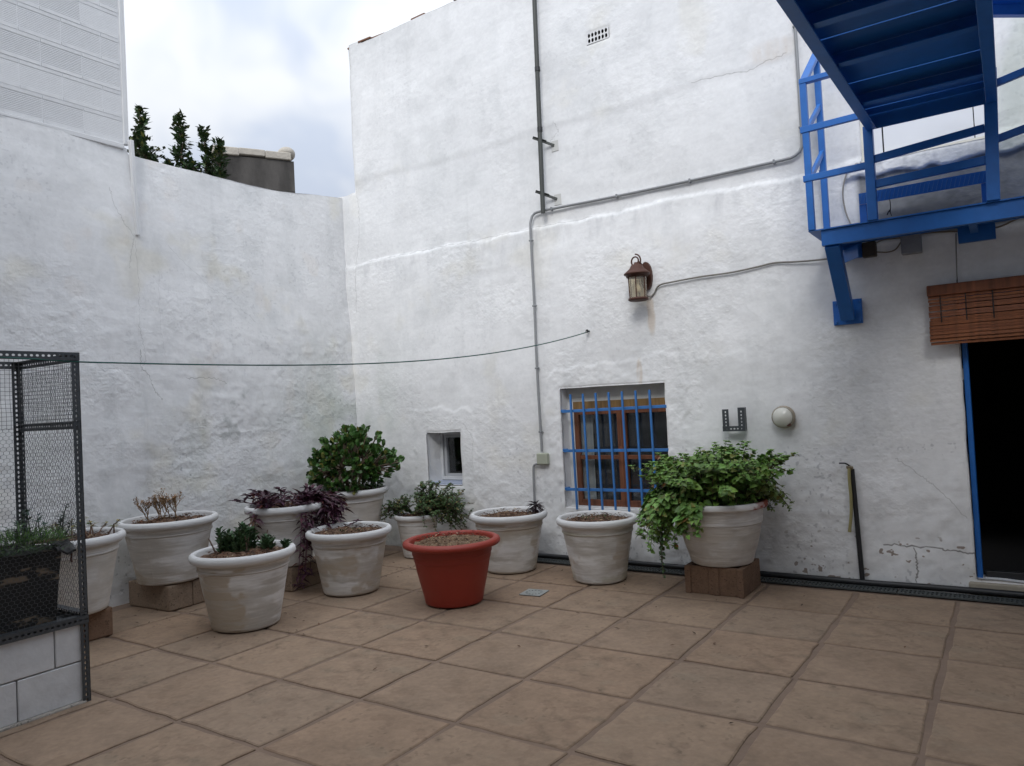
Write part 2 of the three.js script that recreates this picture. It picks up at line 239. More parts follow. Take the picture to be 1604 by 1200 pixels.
const leftMap = tex(lw_, lh_, (x, y, i, j) => {
  const u = mix(LU[0], LU[1], x), v = mix(LV[0], LV[1], y); const c = plasterColour(u, v, crL[j * lw_ + i], { rough: 1.5, streak: 1.0, ochre: 0.9, speck: v < 1.6 ? 1.1 : 0.4 });
  const rg = ss(0.55, 0.8, fbm(u * 9, v * 11, 4)) * ss(0.9, 0.3, Math.hypot((u + 1.7) / 0.75, (v - 1.45) / 0.45)); c[0] -= 0.25 * rg; c[1] -= 0.24 * rg; c[2] -= 0.25 * rg;
  const damp = ss(0.40, 0.68, fbm(u * 2.6 + 6, v * 1.7 + 3, 4)) * (ss(-2.0, -2.9, u) * ss(2.6, 1.4, v) * 0.8 + 0.35 * ss(1.9, 1.2, v)); c[0] -= 0.15 * damp; c[1] -= 0.13 * damp; c[2] -= 0.17 * damp;
  const pk = ss(0.66, 0.78, fbm(u * 3.4 + 20, v * 3.4, 3)) * 0.5; c[2] -= 0.06 * pk; c[1] -= 0.03 * pk;
  return c;
}, true, false);
const fineBump = (u, v, cr, s) => 0.45 - 0.10 * ss(0.505, 0.52, fbm(u * 2.1 + 13, v * 2.1 + 4, 6)) + 0.10 * (fbm(u * 7 + v, v * 36 - u * 3, 3) - 0.5) + s * mix(0.25, 1.45, ss(0.40, 0.62, fbm(u * 1.7 + 90, v * 1.7 + 7, 4))) * (0.55 * sfb(u * 26, v * 30, 4) + 0.30 * (ridge(u * 34, v * 44, 2) - 0.55)) - 0.35 * cr;
const backBump = tex(bw_, bh_, (x, y, i, j) => { const u = mix(BU[0], BU[1], x), v = mix(BV[0], BV[1], y); return fineBump(u, v, crB[j * bw_ + i], mix(0.85, 0.45, ss(2.95, 3.1, v))); }, false, false);
const leftBump = tex(lw_, lh_, (x, y, i, j) => { const u = mix(LU[0], LU[1], x), v = mix(LV[0], LV[1], y); return fineBump(u, v, crL[j * lw_ + i], mix(0.95, 0.5, ss(1.9, 2.6, v))); }, false, false);
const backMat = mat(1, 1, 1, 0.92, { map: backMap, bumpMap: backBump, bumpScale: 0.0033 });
const leftMat = mat(1, 1, 1, 0.92, { map: leftMap, bumpMap: leftBump, bumpScale: 0.0042 });
const plainPlaster = mat(0.76, 0.765, 0.77, 0.92, { map: blotch, bumpMap: grain, bumpScale: 0.004 });

// ------------------------------------------------------------------ ground and paving
const groundMat = mat(0.17, 0.14, 0.11, 0.95, { map: blotch });
struct('ground', new THREE.PlaneGeometry(400, 400).rotateX(-Math.PI / 2).translate(0, -0.30, 0), groundMat);
const slabTex = tex(1024, 1024, (x, y) => {
  const a = pf(x, y, 4, 5), b = pf(x + 0.2, y + 0.6, 12, 5), c = pf(x + 0.7, y + 0.1, 60, 3), s = ss(0.62, 0.72, pf(x + 0.13, y + 0.41, 14, 4)), e = ss(0.60, 0.75, pf(x + 0.5, y + 0.9, 7, 4));
  const k = ss(0.70, 0.78, pf(x + 0.37, y + 0.77, 48, 2)) * ss(0.45, 0.6, pf(x + 0.9, y + 0.3, 6, 3)), w = Math.pow(1 - Math.abs(2 * pf(x + 0.61, y + 0.27, 5, 5) - 1), 14) * ss(0.5, 0.62, pf(x + 0.22, y + 0.5, 4, 3)); // pits and hairline clefts
  let v = 0.83 + 0.24 * (a - 0.5) + 0.28 * (b - 0.5) + 0.24 * (c - 0.5) - 0.16 * k - 0.20 * w; return [v - 0.09 * s - 0.02 * e, v * 0.985 - 0.10 * s + 0.01 * e, v * 0.97 - 0.10 * s + 0.02 * e];
});
const slabStained = tex(1024, 1024, (x, y) => { const a = pf(x, y, 4, 5), b = pf(x + 0.2, y + 0.6, 14, 5), c = pf(x + 0.7, y + 0.1, 60, 3), s = ss(0.50, 0.60, pf(x + 0.13, y + 0.41, 3, 6)), d = ss(0.57, 0.61, pf(x + 0.55, y + 0.23, 6, 6)), v = 0.86 + 0.24 * (a - 0.5) + 0.28 * (b - 0.5) + 0.24 * (c - 0.5) - 0.07 * s - 0.07 * d; return [v, v * 0.97 - 0.01 * d, v * 0.94 - 0.02 * d]; }); // slabs with damp and rusty marks
const slabBump = tex(1024, 1024, (x, y) => { const a = pf(x, y, 6, 5), r = 1 - Math.abs(2 * pf(x + 0.3, y + 0.2, 5, 5) - 1), c = pf(x, y, 50, 3); return 0.35 * a + 0.45 * Math.pow(r, 6) * 0.8 + 0.25 * c; }, false);
const mortarTex = mat(0.235, 0.165, 0.122, 0.95, { map: blotch, bumpMap: grain, bumpScale: 0.006 });
const slabMats = [[0.330, 0.236, 0.163], [0.318, 0.232, 0.164], [0.338, 0.243, 0.168], [0.322, 0.234, 0.166], [0.332, 0.232, 0.158]].map((c, i) => mat(...c, 0.86, { map: i === 3 ? slabStained : slabTex, bumpMap: slabBump, bumpScale: 0.006 }));
{
  const terrace = new THREE.Group(); terrace.name = 'terrace_floor'; terrace.userData.kind = 'structure'; scene.add(terrace);
  part('mortar_bed', boxUV(span(-3.4, 4.5, -0.28, -0.006, -3.35, 3.7)), mortarTex, terrace);
  const PX = 0.6, PZ = 0.5906, J = 0.0145, geos = [];
  for (let k = 0; k < 10; k++) { // slabs with hand-made, slightly wavering edges
    const r = rng(100 + k), pts = [], hx = PX / 2 - J, hz = PZ / 2 - J, N = 5, wob = () => (r() - 0.5) * 0.013 - (r() < 0.08 ? 0.006 : 0);
    const side = (x0, z0, x1, z1) => { for (let i = 0; i < N; i++) { const t = i / N; pts.push([mix(x0, x1, t) + wob(), mix(z0, z1, t) + wob()]); } };
    side(-hx, -hz, hx, -hz); side(hx, -hz, hx, hz); side(hx, hz, -hx, hz); side(-hx, hz, -hx, -hz);
    const P = [], I = [], n = pts.length, T = []; const ou = r(), ov = r(), put = (x, y, z) => { P.push(x, y, z); T.push(x * 0.8 + ou, z * 0.8 + ov); };
    pts.forEach(([x, z]) => put(x, -0.02, z)); pts.forEach(([x, z]) => put(x, -0.003, z)); pts.forEach(([x, z]) => put(x * 0.975, 0.0015, z * 0.975)); put(0, 0.002, 0);
    for (let i = 0; i < n; i++) { const j = (i + 1) % n; I.push(i, n + i, j, j, n + i, n + j, n + i, 2 * n + i, n + j, n + j, 2 * n + i, 2 * n + j, 2 * n + i, 3 * n, 2 * n + j); }
    const g = new THREE.BufferGeometry(); g.setAttribute('position', new THREE.Float32BufferAttribute(P, 3)); g.setAttribute('uv', new THREE.Float32BufferAttribute(T, 2)); g.setIndex(I); const q = g.toNonIndexed(); q.computeVertexNormals(); geos.push(q);
  }
  const r = rng(5);
  for (let i = -5; i < 7; i++) for (let j = -6; j < 5; j++) {
    const m = part('paving_slab', geos[Math.floor(r() * 10)], slabMats[Math.floor(r() * 5)], terrace);
    m.position.set((i + 0.5) * PX + (r() - 0.5) * 0.006, (r() - 0.5) * 0.003, -(j + 0.5) * PZ + (r() - 0.5) * 0.006); m.rotation.set((r() - 0.5) * 0.004, r() < 0.5 ? Math.PI : 0, (r() - 0.5) * 0.004);
  }
}

// ------------------------------------------------------------------ house with the back wall
const ZW = -3.18;
const house = thing('whitewashed_house', 'tall whitewashed house with barred window, small window and dark doorway', 'house', [0, 0, 0]);
{
  const holes = [[...HW.window], [...HW.small, [0.02, -0.02, 0.0, 0.0]], [...HW.door], [...HW.upper], [...HW.vent]];
  const us = lattice(-3.125, 4.5, 0.0145, holes.flatMap(h => [h[0], h[1]]).concat([2.98]), [[3.42, 4.5]]), vs = lattice(-0.02, 5.5, 0.0145, holes.flatMap(h => [h[2], h[3]]));
  const top = u => 5.415 + 0.020 * sfb(u * 3, 4, 3) + 0.018 * (vn(u * 2.3, 7) > 0.55 ? 1 : 0);
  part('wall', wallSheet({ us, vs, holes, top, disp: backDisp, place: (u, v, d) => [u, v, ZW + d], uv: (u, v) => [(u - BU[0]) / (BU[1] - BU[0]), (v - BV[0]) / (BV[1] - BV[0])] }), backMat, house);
  // wall stub between the corner and the free edge of the house
  const us2 = lattice(-3.5, -3.10, 0.02), vs2 = lattice(-0.02, 3.83, 0.02);
  part('corner_stub', wallSheet({ us: us2, vs: vs2, top: u => 3.815 + 0.01 * sfb(u * 9, 3, 2), disp: (x, y) => backDisp(Math.max(x, -3.0), Math.min(y, 3.7)) - 0.012, place: (u, v, d) => [u, v, ZW + d], uv: (u, v) => [(u - BU[0]) / (BU[1] - BU[0]), (v - BV[0]) / (BV[1] - BV[0])] }), backMat, house);
  part('stub_coping', boxUV(span(-3.5, -3.12, 3.70, 3.80, ZW - 0.40, ZW - 0.10, 0.02)), plainPlaster, house);
  part('side_wall', boxUV(span(-3.16, -3.06, -0.02, 5.36, -9, ZW - 0.10, 0.03)), plainPlaster, house);
  part('side_wall', boxUV(span(4.4, 4.5, -0.02, 5.36, -9, ZW - 0.10)), plainPlaster, house);
  part('rear_wall', boxUV(span(-3.06, 4.4, -0.02, 5.36, -9, -8.9)), plainPlaster, house);
  const terracotta = mat(0.24, 0.12, 0.075, 0.9, { map: blotch });
  const slope = 0.24, roof = part('roof', boxUV(span(-3.06, 4.4, -0.04, 0, -6, 0).rotateX(slope).translate(0, 5.37, ZW - 0.12)), terracotta, house);
  const rt = rng(8), tg = rbox(0.183, 0.018, 0.40, 0, 0, -0.2, 0.004);
  for (let i = 0; i < 38; i++) { const t = part('roof_tile', tg, terracotta, roof); t.position.set(-3.02 + i * 0.19 + (rt() - 0.5) * 0.02, 5.428 + (rt() - 0.5) * 0.022, ZW - 0.035 + (rt() - 0.5) * 0.07); t.rotation.x = slope * 0.6; t.rotation.z = (rt() - 0.5) * 0.08; }
  // rooms behind the openings, walls coloured near black in place of shade
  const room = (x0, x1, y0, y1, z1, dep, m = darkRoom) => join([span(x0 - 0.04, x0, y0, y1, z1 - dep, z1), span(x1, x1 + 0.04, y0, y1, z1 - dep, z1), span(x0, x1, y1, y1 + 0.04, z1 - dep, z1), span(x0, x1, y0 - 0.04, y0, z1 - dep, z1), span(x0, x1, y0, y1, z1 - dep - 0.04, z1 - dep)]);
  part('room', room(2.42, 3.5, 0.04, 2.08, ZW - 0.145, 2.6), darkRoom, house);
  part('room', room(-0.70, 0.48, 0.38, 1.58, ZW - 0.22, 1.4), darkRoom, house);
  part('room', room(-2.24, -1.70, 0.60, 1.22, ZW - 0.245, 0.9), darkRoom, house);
  // ---- big window: jambs, head board, two sashes with panes
  const [x0, x1, y0, y1] = HW.window, zf = ZW - 0.12;
  part('head_board', boxUV(span(x0 - 0.03, x1 + 0.03, 1.405, y1 + 0.03, zf - 0.06, zf - 0.005)), mat(0.62, 0.62, 0.59, 0.85, { map: blotch }), house);
  const win = part('casement_window', [span(x0 + 0.06, x1, 1.325, 1.405, zf - 0.055, zf)].map(g => boxUV(g)), woodPale, house); win.userData.label = 'yellowish wooden window head';
  part('sill', boxUV(span(x0 - 0.02, x1 + 0.02, y0 - 0.02, y0 + 0.03, zf - 0.08, zf + 0.115, 0.008)), plainPlaster, house);
  part('jamb', boxUV(span(x0 - 0.03, x0 + 0.06, y0, 1.405, zf - 0.06, zf - 0.004)), whitePaint, win);
  for (const [a, b] of [[x0 + 0.06, -0.085], [-0.085, x1]]) {
    const w = 0.042, g = [span(a, a + w, y0 + 0.03, 1.325, zf - 0.05, zf - 0.006, 0.004), span(b - w, b, y0 + 0.03, 1.325, zf - 0.05, zf - 0.006, 0.004), span(a + w, b - w, y0 + 0.03, y0 + 0.085, zf - 0.05, zf - 0.008, 0.004), span(a + w, b - w, 1.285, 1.325, zf - 0.05, zf - 0.008, 0.004), span(a + w, b - w, 0.885, 0.92, zf - 0.05, zf - 0.010, 0.004)];
    part('sash', g.map(q => boxUV(q, 1, a, 0)), woodRed, win);
    part('pane', span(a + w, b - w, 0.92, 1.285, zf - 0.034, zf - 0.030), glassDark, win); part('pane', span(a + w, b - w, y0 + 0.085, 0.885, zf - 0.034, zf - 0.030), glassDark, win);
  }
  part('curtain', boxUV(span(x0 + 0.07, x0 + 0.20, y0, 1.38, zf - 0.10, zf - 0.095)), mat(0.40, 0.40, 0.38, 0.9), win); part('curtain', boxUV(span(x0 + 0.205, x1 - 0.085, y0, 1.38, zf - 0.115, zf - 0.110)), mat(0.05, 0.05, 0.052, 0.95, { map: blotch }), win); part('curtain', boxUV(span(x1 - 0.08, x1 - 0.045, y0, 1.38, zf - 0.10, zf - 0.095)), mat(0.40, 0.40, 0.38, 0.9), win);
  // ---- small window
  const zs = ZW - 0.19, f = (a, b, c, d, m, n, p2, t = 0.034, z = zs) => part(n, [span(a, a + t, c, d, z - 0.045, z, 0.004), span(b - t, b, c, d, z - 0.045, z, 0.004), span(a + t, b - t, c, c + t, z - 0.045, z - 0.001, 0.004), span(a + t, b - t, d - t, d, z - 0.045, z - 0.001, 0.004)], m, p2);
  const sw = f(-2.19, -1.74, 0.672, 1.17, whitePaint, 'small_window', house); f(-2.145, -1.785, 0.706, 1.136, mat(0.45, 0.46, 0.48, 0.5), 'sash', sw, 0.03, zs - 0.012); part('pane', span(-2.116, -1.814, 0.735, 1.107, zs - 0.04, zs - 0.036), glassDark, sw);
  part('sill', boxUV(span(-2.20, -1.74, 0.635, 0.668, zs - 0.02, zs + 0.16, 0.006)), mat(0.42, 0.47, 0.60, 0.7, { map: blotch }), sw);
  // ---- doorway
  const df = part('door_frame', [span(2.499, 2.532, 0.10, 2.02, ZW - 0.12, ZW - 0.035, 0.006), span(3.37, 3.415, 0.10, 2.02, ZW - 0.12, ZW - 0.035, 0.006), span(2.532, 3.37, 1.975, 2.018, ZW - 0.12, ZW - 0.037, 0.006)].map(g => boxUV(g)), paintBlue, house);
  for (const y of [0.42, 1.42]) part('hinge', span(2.486, 2.499, y, y + 0.08, ZW - 0.055, ZW - 0.035, 0.003), greyPlastic, df);
  part('threshold', boxUV(span(2.45, 3.46, 0.0, 0.085, ZW - 0.14, ZW + 0.035, 0.012)), mat(0.40, 0.36, 0.29, 0.85, { map: blotch, bumpMap: grain, bumpScale: 0.004 }), house);
  part('kick_bar', span(2.545, 3.37, 0.088, 0.145, ZW - 0.11, ZW - 0.07, 0.006), blackPlastic, house);
  // ---- upper glazed panels, sky reflection painted in as opaque white
  const [ux0, ux1, uy0, uy1] = HW.upper, zu = ZW - 0.085, gl = mat(0.78, 0.80, 0.83, 0.12), uw = part('upper_window', [span(ux0, ux1, uy0 - 0.02, uy0 + 0.035, zu - 0.02, zu + 0.018), span(ux0 - 0.03, ux0 + 0.018, uy0, uy1, zu - 0.03, zu + 0.017)], mat(0.70, 0.68, 0.60, 0.6), house);
  for (const [a, b] of [[ux0 + 0.018, 2.098], [2.108, 2.652], [2.658, ux1]]) part('panel', span(a, b, uy0 + 0.035, uy1, zu - 0.018, zu), gl, uw);
  part('panel_gap', span(ux0, ux1, uy0, uy1, zu - 0.06, zu - 0.05), blackPlastic, uw);
  // ---- vent grille, two rows of six slots
  const sh = new THREE.Shape([[-0.108, -0.05], [0.108, -0.05], [0.108, 0.05], [-0.108, 0.05]].map(p => new THREE.Vector2(...p)));
  for (let i = 0; i < 6; i++) for (let k = 0; k < 2; k++) { const cx = -0.082 + i * 0.033, cy = -0.023 + k * 0.046, h = new THREE.Path(); h.absellipse(cx, cy, 0.0125, 0.019, 0, Math.PI * 2, true); sh.holes.push(h); }
  part('vent_grille', new THREE.ExtrudeGeometry(sh, { depth: 0.006, bevelEnabled: false, curveSegments: 5 }).translate(-0.056, 4.5825, ZW + backDisp(-0.056, 4.5825) - 0.003), plainPlaster, house);
  part('vent_duct', room(-0.18, 0.07, 4.52, 4.645, ZW - 0.082, 0.3), darkRoom, house);
}

// ------------------------------------------------------------------ left boundary wall, leaning slightly outwards
{
  const w = thing('boundary_wall', 'old cracked whitewashed boundary wall on the left, running to the corner', 'wall');
  const us = lattice(-3.24, 3.7, 0.0145, [1.15], [[1.15, 3.7]]), vs = lattice(-0.02, 3.90, 0.0145);
  const top = z => z > -0.80 ? 3.735 : 3.683 + 0.03 * ss(-1.4, -3.2, z) + 0.075 * ss(-2.3, -3.2, z) + 0.008 * sfb(z * 4, 2, 3);
  const place = (z, y, d) => [-3.168 - 0.032 * y + d, y, z];
  const g = wallSheet({ us, vs, top, disp: leftDisp, place, uv: (u, v) => [(u - LU[0]) / (LU[1] - LU[0]), (v - LV[0]) / (LV[1] - LV[0])] }); const ix = g.index.array; for (let i = 0; i < ix.length; i += 3) { const t = ix[i]; ix[i] = ix[i + 1]; ix[i + 1] = t; } g.computeVertexNormals();
  part('wall', g, leftMat, w);
  part('core', boxUV(span(-3.62, -3.37, -0.02, 3.66, -3.3, 3.7)), plainPlaster, w);
}
// ------------------------------------------------------------------ ribbed block building above it
{
  const nb = thing('ribbed_block_building', 'white building of ribbed blocks rising above the boundary wall at upper left', 'building');
  const X = -3.305, rows = 9, RH = 0.222, BL = 0.31, joint = 0.007, y0 = 3.765;
  part('backing', boxUV(span(-3.9, X - 0.013, 3.66, y0 + rows * RH, -0.775, 3.7)), whitePaint, nb);
  const pts = [[0, 0]]; const H = RH - joint, n = 12, m = 0.026; pts.push([0.016, 0], [0.016, m]); for (let i = 0; i < n; i++) { const a = m + (H - 2 * m) * i / n, s = (H - 2 * m) / n; pts.push([0.006, a + s * 0.12], [0.006, a + s * 0.48], [0.014, a + s * 0.62], [0.014, a + s * 0.98]); } pts.push([0.016, H - m], [0.016, H], [0, H]);
  const blk = L => boxUV(new THREE.ExtrudeGeometry(new THREE.Shape(pts.map(p => new THREE.Vector2(p[0], p[1]))), { depth: L - joint, bevelEnabled: false }));
  const full = blk(BL), half = blk(BL / 2), bm = [0, 1, 2].map(i => mat(0.735 - i * 0.012, 0.745 - i * 0.012, 0.755 - i * 0.010, 0.75, { map: blotch }));
  const r = rng(77);
  for (let k = 0; k < rows; k++) { let z = -0.755, first = k % 2; while (z < 2.3) { const L = first ? BL / 2 : BL; const b = part('ribbed_block', first ? half : full, bm[Math.floor(r() * 3)], nb); b.position.set(X - 0.012 + (r() - 0.5) * 0.002, y0 + k * RH, z); z += L; first = 0; } }
  part('mortar', span(X - 0.0125, X + 0.0005, y0, y0 + rows * RH, -0.765, 2.4), mat(0.70, 0.71, 0.72, 0.85), nb);
  part('base_moulding', span(X - 0.03, X + 0.022, 3.715, 3.76, -0.765, 3.7, 0.008), whitePaint, nb);
  part('corner_trim', span(X - 0.03, X + 0.012, 3.76, y0 + rows * RH, -0.812, -0.766, 0.008), whitePaint, nb);
  part('cover_strip', bar([-3.247, 2.99, -0.825], [-3.275, 3.80, -0.815], 0.042, 0.03, 0.004), whitePaint, nb);
}
// ------------------------------------------------------------------ the rest of the courtyard behind the viewer and an added overhead slab (they shade the lower walls)
{
  const o = thing('opposite_house', 'whitewashed house on the viewer\'s side of the courtyard', 'house');
  part('wall', boxUV(span(-3.4, 5.6, -0.02, 6.0, 3.7, 4.0)), plainPlaster, o);
  part('roof', boxUV(span(-3.4, 5.6, 6.0, 6.12, 3.3, 7.5)), mat(0.24, 0.12, 0.075, 0.9, { map: blotch }), o);
  const s = thing('side_house', 'whitewashed side wall closing the courtyard on the right', 'wall');
  part('wall', boxUV(span(4.5, 4.75, -0.02, 5.1, -3.1, 3.7)), plainPlaster, s);
  const rt = thing('added_shade_slab', 'unseen concrete slab added over the viewer to shade the lower walls', 'terrace');  // made-up slab overhead, added to darken the lower walls
  part('slab', boxUV(span(0.6, 4.49, 2.95, 3.12, 1.72, 3.69)), plainPlaster, rt); part('parapet', boxUV(span(0.6, 2.0, 3.125, 4.0, 1.72, 1.84)), plainPlaster, rt); part('parapet', boxUV(span(2.9, 4.49, 3.125, 4.0, 1.72, 1.84)), plainPlaster, rt); part('pillar', boxUV(span(4.2, 4.48, 0, 2.945, 1.74, 2.02)), plainPlaster, rt);
}

// ------------------------------------------------------------------ far things beyond the left wall
const leafM = (rough = 0.55) => new THREE.MeshStandardMaterial({ vertexColors: true, roughness: rough, side: THREE.DoubleSide });
class Leaves {
  constructor() { this.p = []; this.c = []; this.i = []; }
  leaf(p, dir, up, L, W, col, o = {}) {
    const { bend = 0.25, fold = 0.25, wide = 0.4, tip = 0.75, tipw = 0.55 } = o, d = dir.clone().normalize(), s = V().crossVectors(d, up); if (s.lengthSq() < 1e-5) s.set(1, 0, 0); s.normalize(); const n = V().crossVectors(s, d).normalize();
    const b = this.p.length / 3, at = (t, w, lift) => { const q = p.clone().addScaledVector(d, L * t).addScaledVector(s, w * W).addScaledVector(n, lift - bend * L * t * t); this.p.push(q.x, q.y, q.z); this.c.push(col[0], col[1], col[2]); };
    at(0, 0, 0); at(wide, -0.5, fold * W * 0.5); at(wide, 0, 0); at(wide, 0.5, fold * W * 0.5); at(tip, -0.5 * tipw, fold * W * 0.3); at(tip, 0, 0); at(tip, 0.5 * tipw, fold * W * 0.3); at(1, 0, 0);
    this.i.push(b, b + 1, b + 2, b, b + 2, b + 3, b + 1, b + 4, b + 5, b + 1, b + 5, b + 2, b + 2, b + 5, b + 6, b + 2, b + 6, b + 3, b + 4, b + 7, b + 5, b + 5, b + 7, b + 6);
  }
  stem(pts, r0, r1, col) { // three-sided tapering stem
    const b = this.p.length / 3, n = pts.length; for (let k = 0; k < n; k++) { const t = pts[Math.min(n - 1, k + 1)].clone().sub(pts[Math.max(0, k - 1)]).normalize(), a = V().crossVectors(t, Math.abs(t.y) > 0.9 ? V(1, 0, 0) : V(0, 1, 0)).normalize(), c = V().crossVectors(t, a), r = mix(r0, r1, k / (n - 1)); for (let m = 0; m < 4; m++) { const q = pts[k].clone().addScaledVector(a, r * Math.cos(m * Math.PI / 2)).addScaledVector(c, r * Math.sin(m * Math.PI / 2)); this.p.push(q.x, q.y, q.z); this.c.push(...col); } }
    for (let k = 0; k < n - 1; k++) for (let m = 0; m < 4; m++) { const q = b + k * 4 + m, w = b + k * 4 + (m + 1) % 4; this.i.push(q, w, q + 4, w, w + 4, q + 4); }
  }
  geo() { const g = new THREE.BufferGeometry(); g.setAttribute('position', new THREE.Float32BufferAttribute(this.p, 3)); g.setAttribute('color', new THREE.Float32BufferAttribute(this.c, 3)); g.setIndex(this.i); const q = g.toNonIndexed(); q.computeVertexNormals(); return q; }
}
const vary = (c, r, k = 0.25) => { const f = 1 + (r() - 0.5) * 2 * k, h = (r() - 0.5) * k * 0.6; return [c[0] * f * (1 + h), c[1] * f, c[2] * f * (1 - h)]; };
const dirOf = (az, el) => V(Math.cos(az) * Math.cos(el), Math.sin(el), Math.sin(az) * Math.cos(el));
function gardenTree(x, z, top, width, seed, label, spires) {
  const t = thing('garden_tree', label, 'tree', [x, 0, z], 0, 'trees beyond the boundary wall'), r = rng(seed), L = new Leaves(), B = new Leaves(), bark = [0.07, 0.05, 0.035];
  B.stem([V(0, -0.3, 0), V(0.05, 1.2, 0.03), V(-0.03, 2.4, 0.02), V(0, 3.4, 0)], 0.11, 0.05, bark);
  for (const [sx, sz, h, w] of spires) { // each leader carries short side shoots closing up to a point
    const base = V(sx * 0.3, 2.6, sz * 0.3), tip = V(sx, h, sz), at = k => base.clone().lerp(tip, k).add(V(0.05 * Math.sin(k * 6 + sx * 9), 0, 0.05 * Math.cos(k * 5)));
    B.stem([0, 0.25, 0.5, 0.75, 1].map(at), 0.04, 0.006, bark);
    const n = Math.round(90 * (h - 2.6) / 2.6);
    for (let k = 0; k < n; k++) {
      const u = 0.15 + 0.85 * (k + r()) / n, p = at(u), az = r() * 6.28, len = w * (0.10 + 2.3 * (1 - u)) * (0.5 + 0.7 * r()), e = p.clone().addScaledVector(dirOf(az, 0.45 + 0.4 * r()), len);
      B.stem([p, p.clone().lerp(e, 0.5).add(V(0, -0.01, 0)), e], 0.008, 0.003, bark);
      const m = 9 + Math.floor(len * 55); for (let q = 0; q < m; q++) { const c = p.clone().lerp(e, 0.2 + 0.85 * r()).add(V((r() - 0.5) * 0.07, (r() - 0.5) * 0.07, (r() - 0.5) * 0.07)); L.leaf(c, dirOf(r() * 6.28, 0.2 + r() * 0.9), V(r() - 0.5, 1, r() - 0.5), 0.06 + 0.035 * r(), 0.042, vary(r() < 0.12 ? [0.10, 0.11, 0.025] : [0.032, 0.062, 0.022], r, 0.35), { bend: 0.15 }); }
    }
  }
  part('trunk', B.geo(), leafM(0.9), t); part('crown', L.geo(), leafM(0.45), t, 'stuff');
}
gardenTree(-5.76, -2.37, 5.2, 0.5, 41, 'dark leafy tree beyond the boundary wall, tallest and nearest the ribbed building', [[0.0, 0.0, 5.20, 0.33], [-0.30, -0.1, 4.75, 0.32], [0.20, 0.1, 4.62, 0.30]]);
gardenTree(-5.37, -2.63, 5.08, 0.4, 42, 'slender leafy tree beyond the boundary wall, middle one of three', [[0.0, 0.0, 5.09, 0.25], [-0.14, 0.05, 4.55, 0.28]]);
gardenTree(-5.10, -2.80, 4.9, 0.4, 43, 'twin-topped leafy tree beyond the wall, beside the grey far building', [[-0.02, 0.0, 4.90, 0.22], [0.13, -0.07, 4.72, 0.20], [-0.1, 0.1, 4.5, 0.26]]);
{
  const t = thing('far_building', 'weathered grey rendered building with pale coping far beyond the wall', 'building', [-7.07, 0, -4.57], 1.05);
  const gr = tex(512, 512, (x, y) => { const a = pf(x, y * 0.3, 12, 5), b = pf(x, y, 6, 5); const v = 0.062 + 0.11 * (a - 0.5) + 0.06 * (b - 0.5); return [v * 1.05, v * 0.97, v * 0.90]; });
  part('wall', boxUV(span(-0.25, 0.95, -0.3, 5.48, -3, 0), 0.4), mat(1, 1, 1, 0.95, { map: gr, bumpMap: grain, bumpScale: 0.01 }), t);
  const r = rng(3), pale = mat(0.50, 0.46, 0.40, 0.9, { map: blotch, bumpMap: grain, bumpScale: 0.01 });
  for (let i = 8; i < 11; i++) { const m = part('coping_stone', boxUV(rbox(0.395, 0.105 + 0.03 * r(), 0.34, -3.2 + i * 0.39, 5.545 + 0.02 * r(), -0.13, 0.018, 2)), pale, t); m.rotation.z = (r() - 0.5) * 0.006; }
  part('ridge_cap', new THREE.SphereGeometry(0.14, 14, 10).scale(1, 0.8, 1.3).translate(0.86, 5.63, -0.14), pale, t);
}

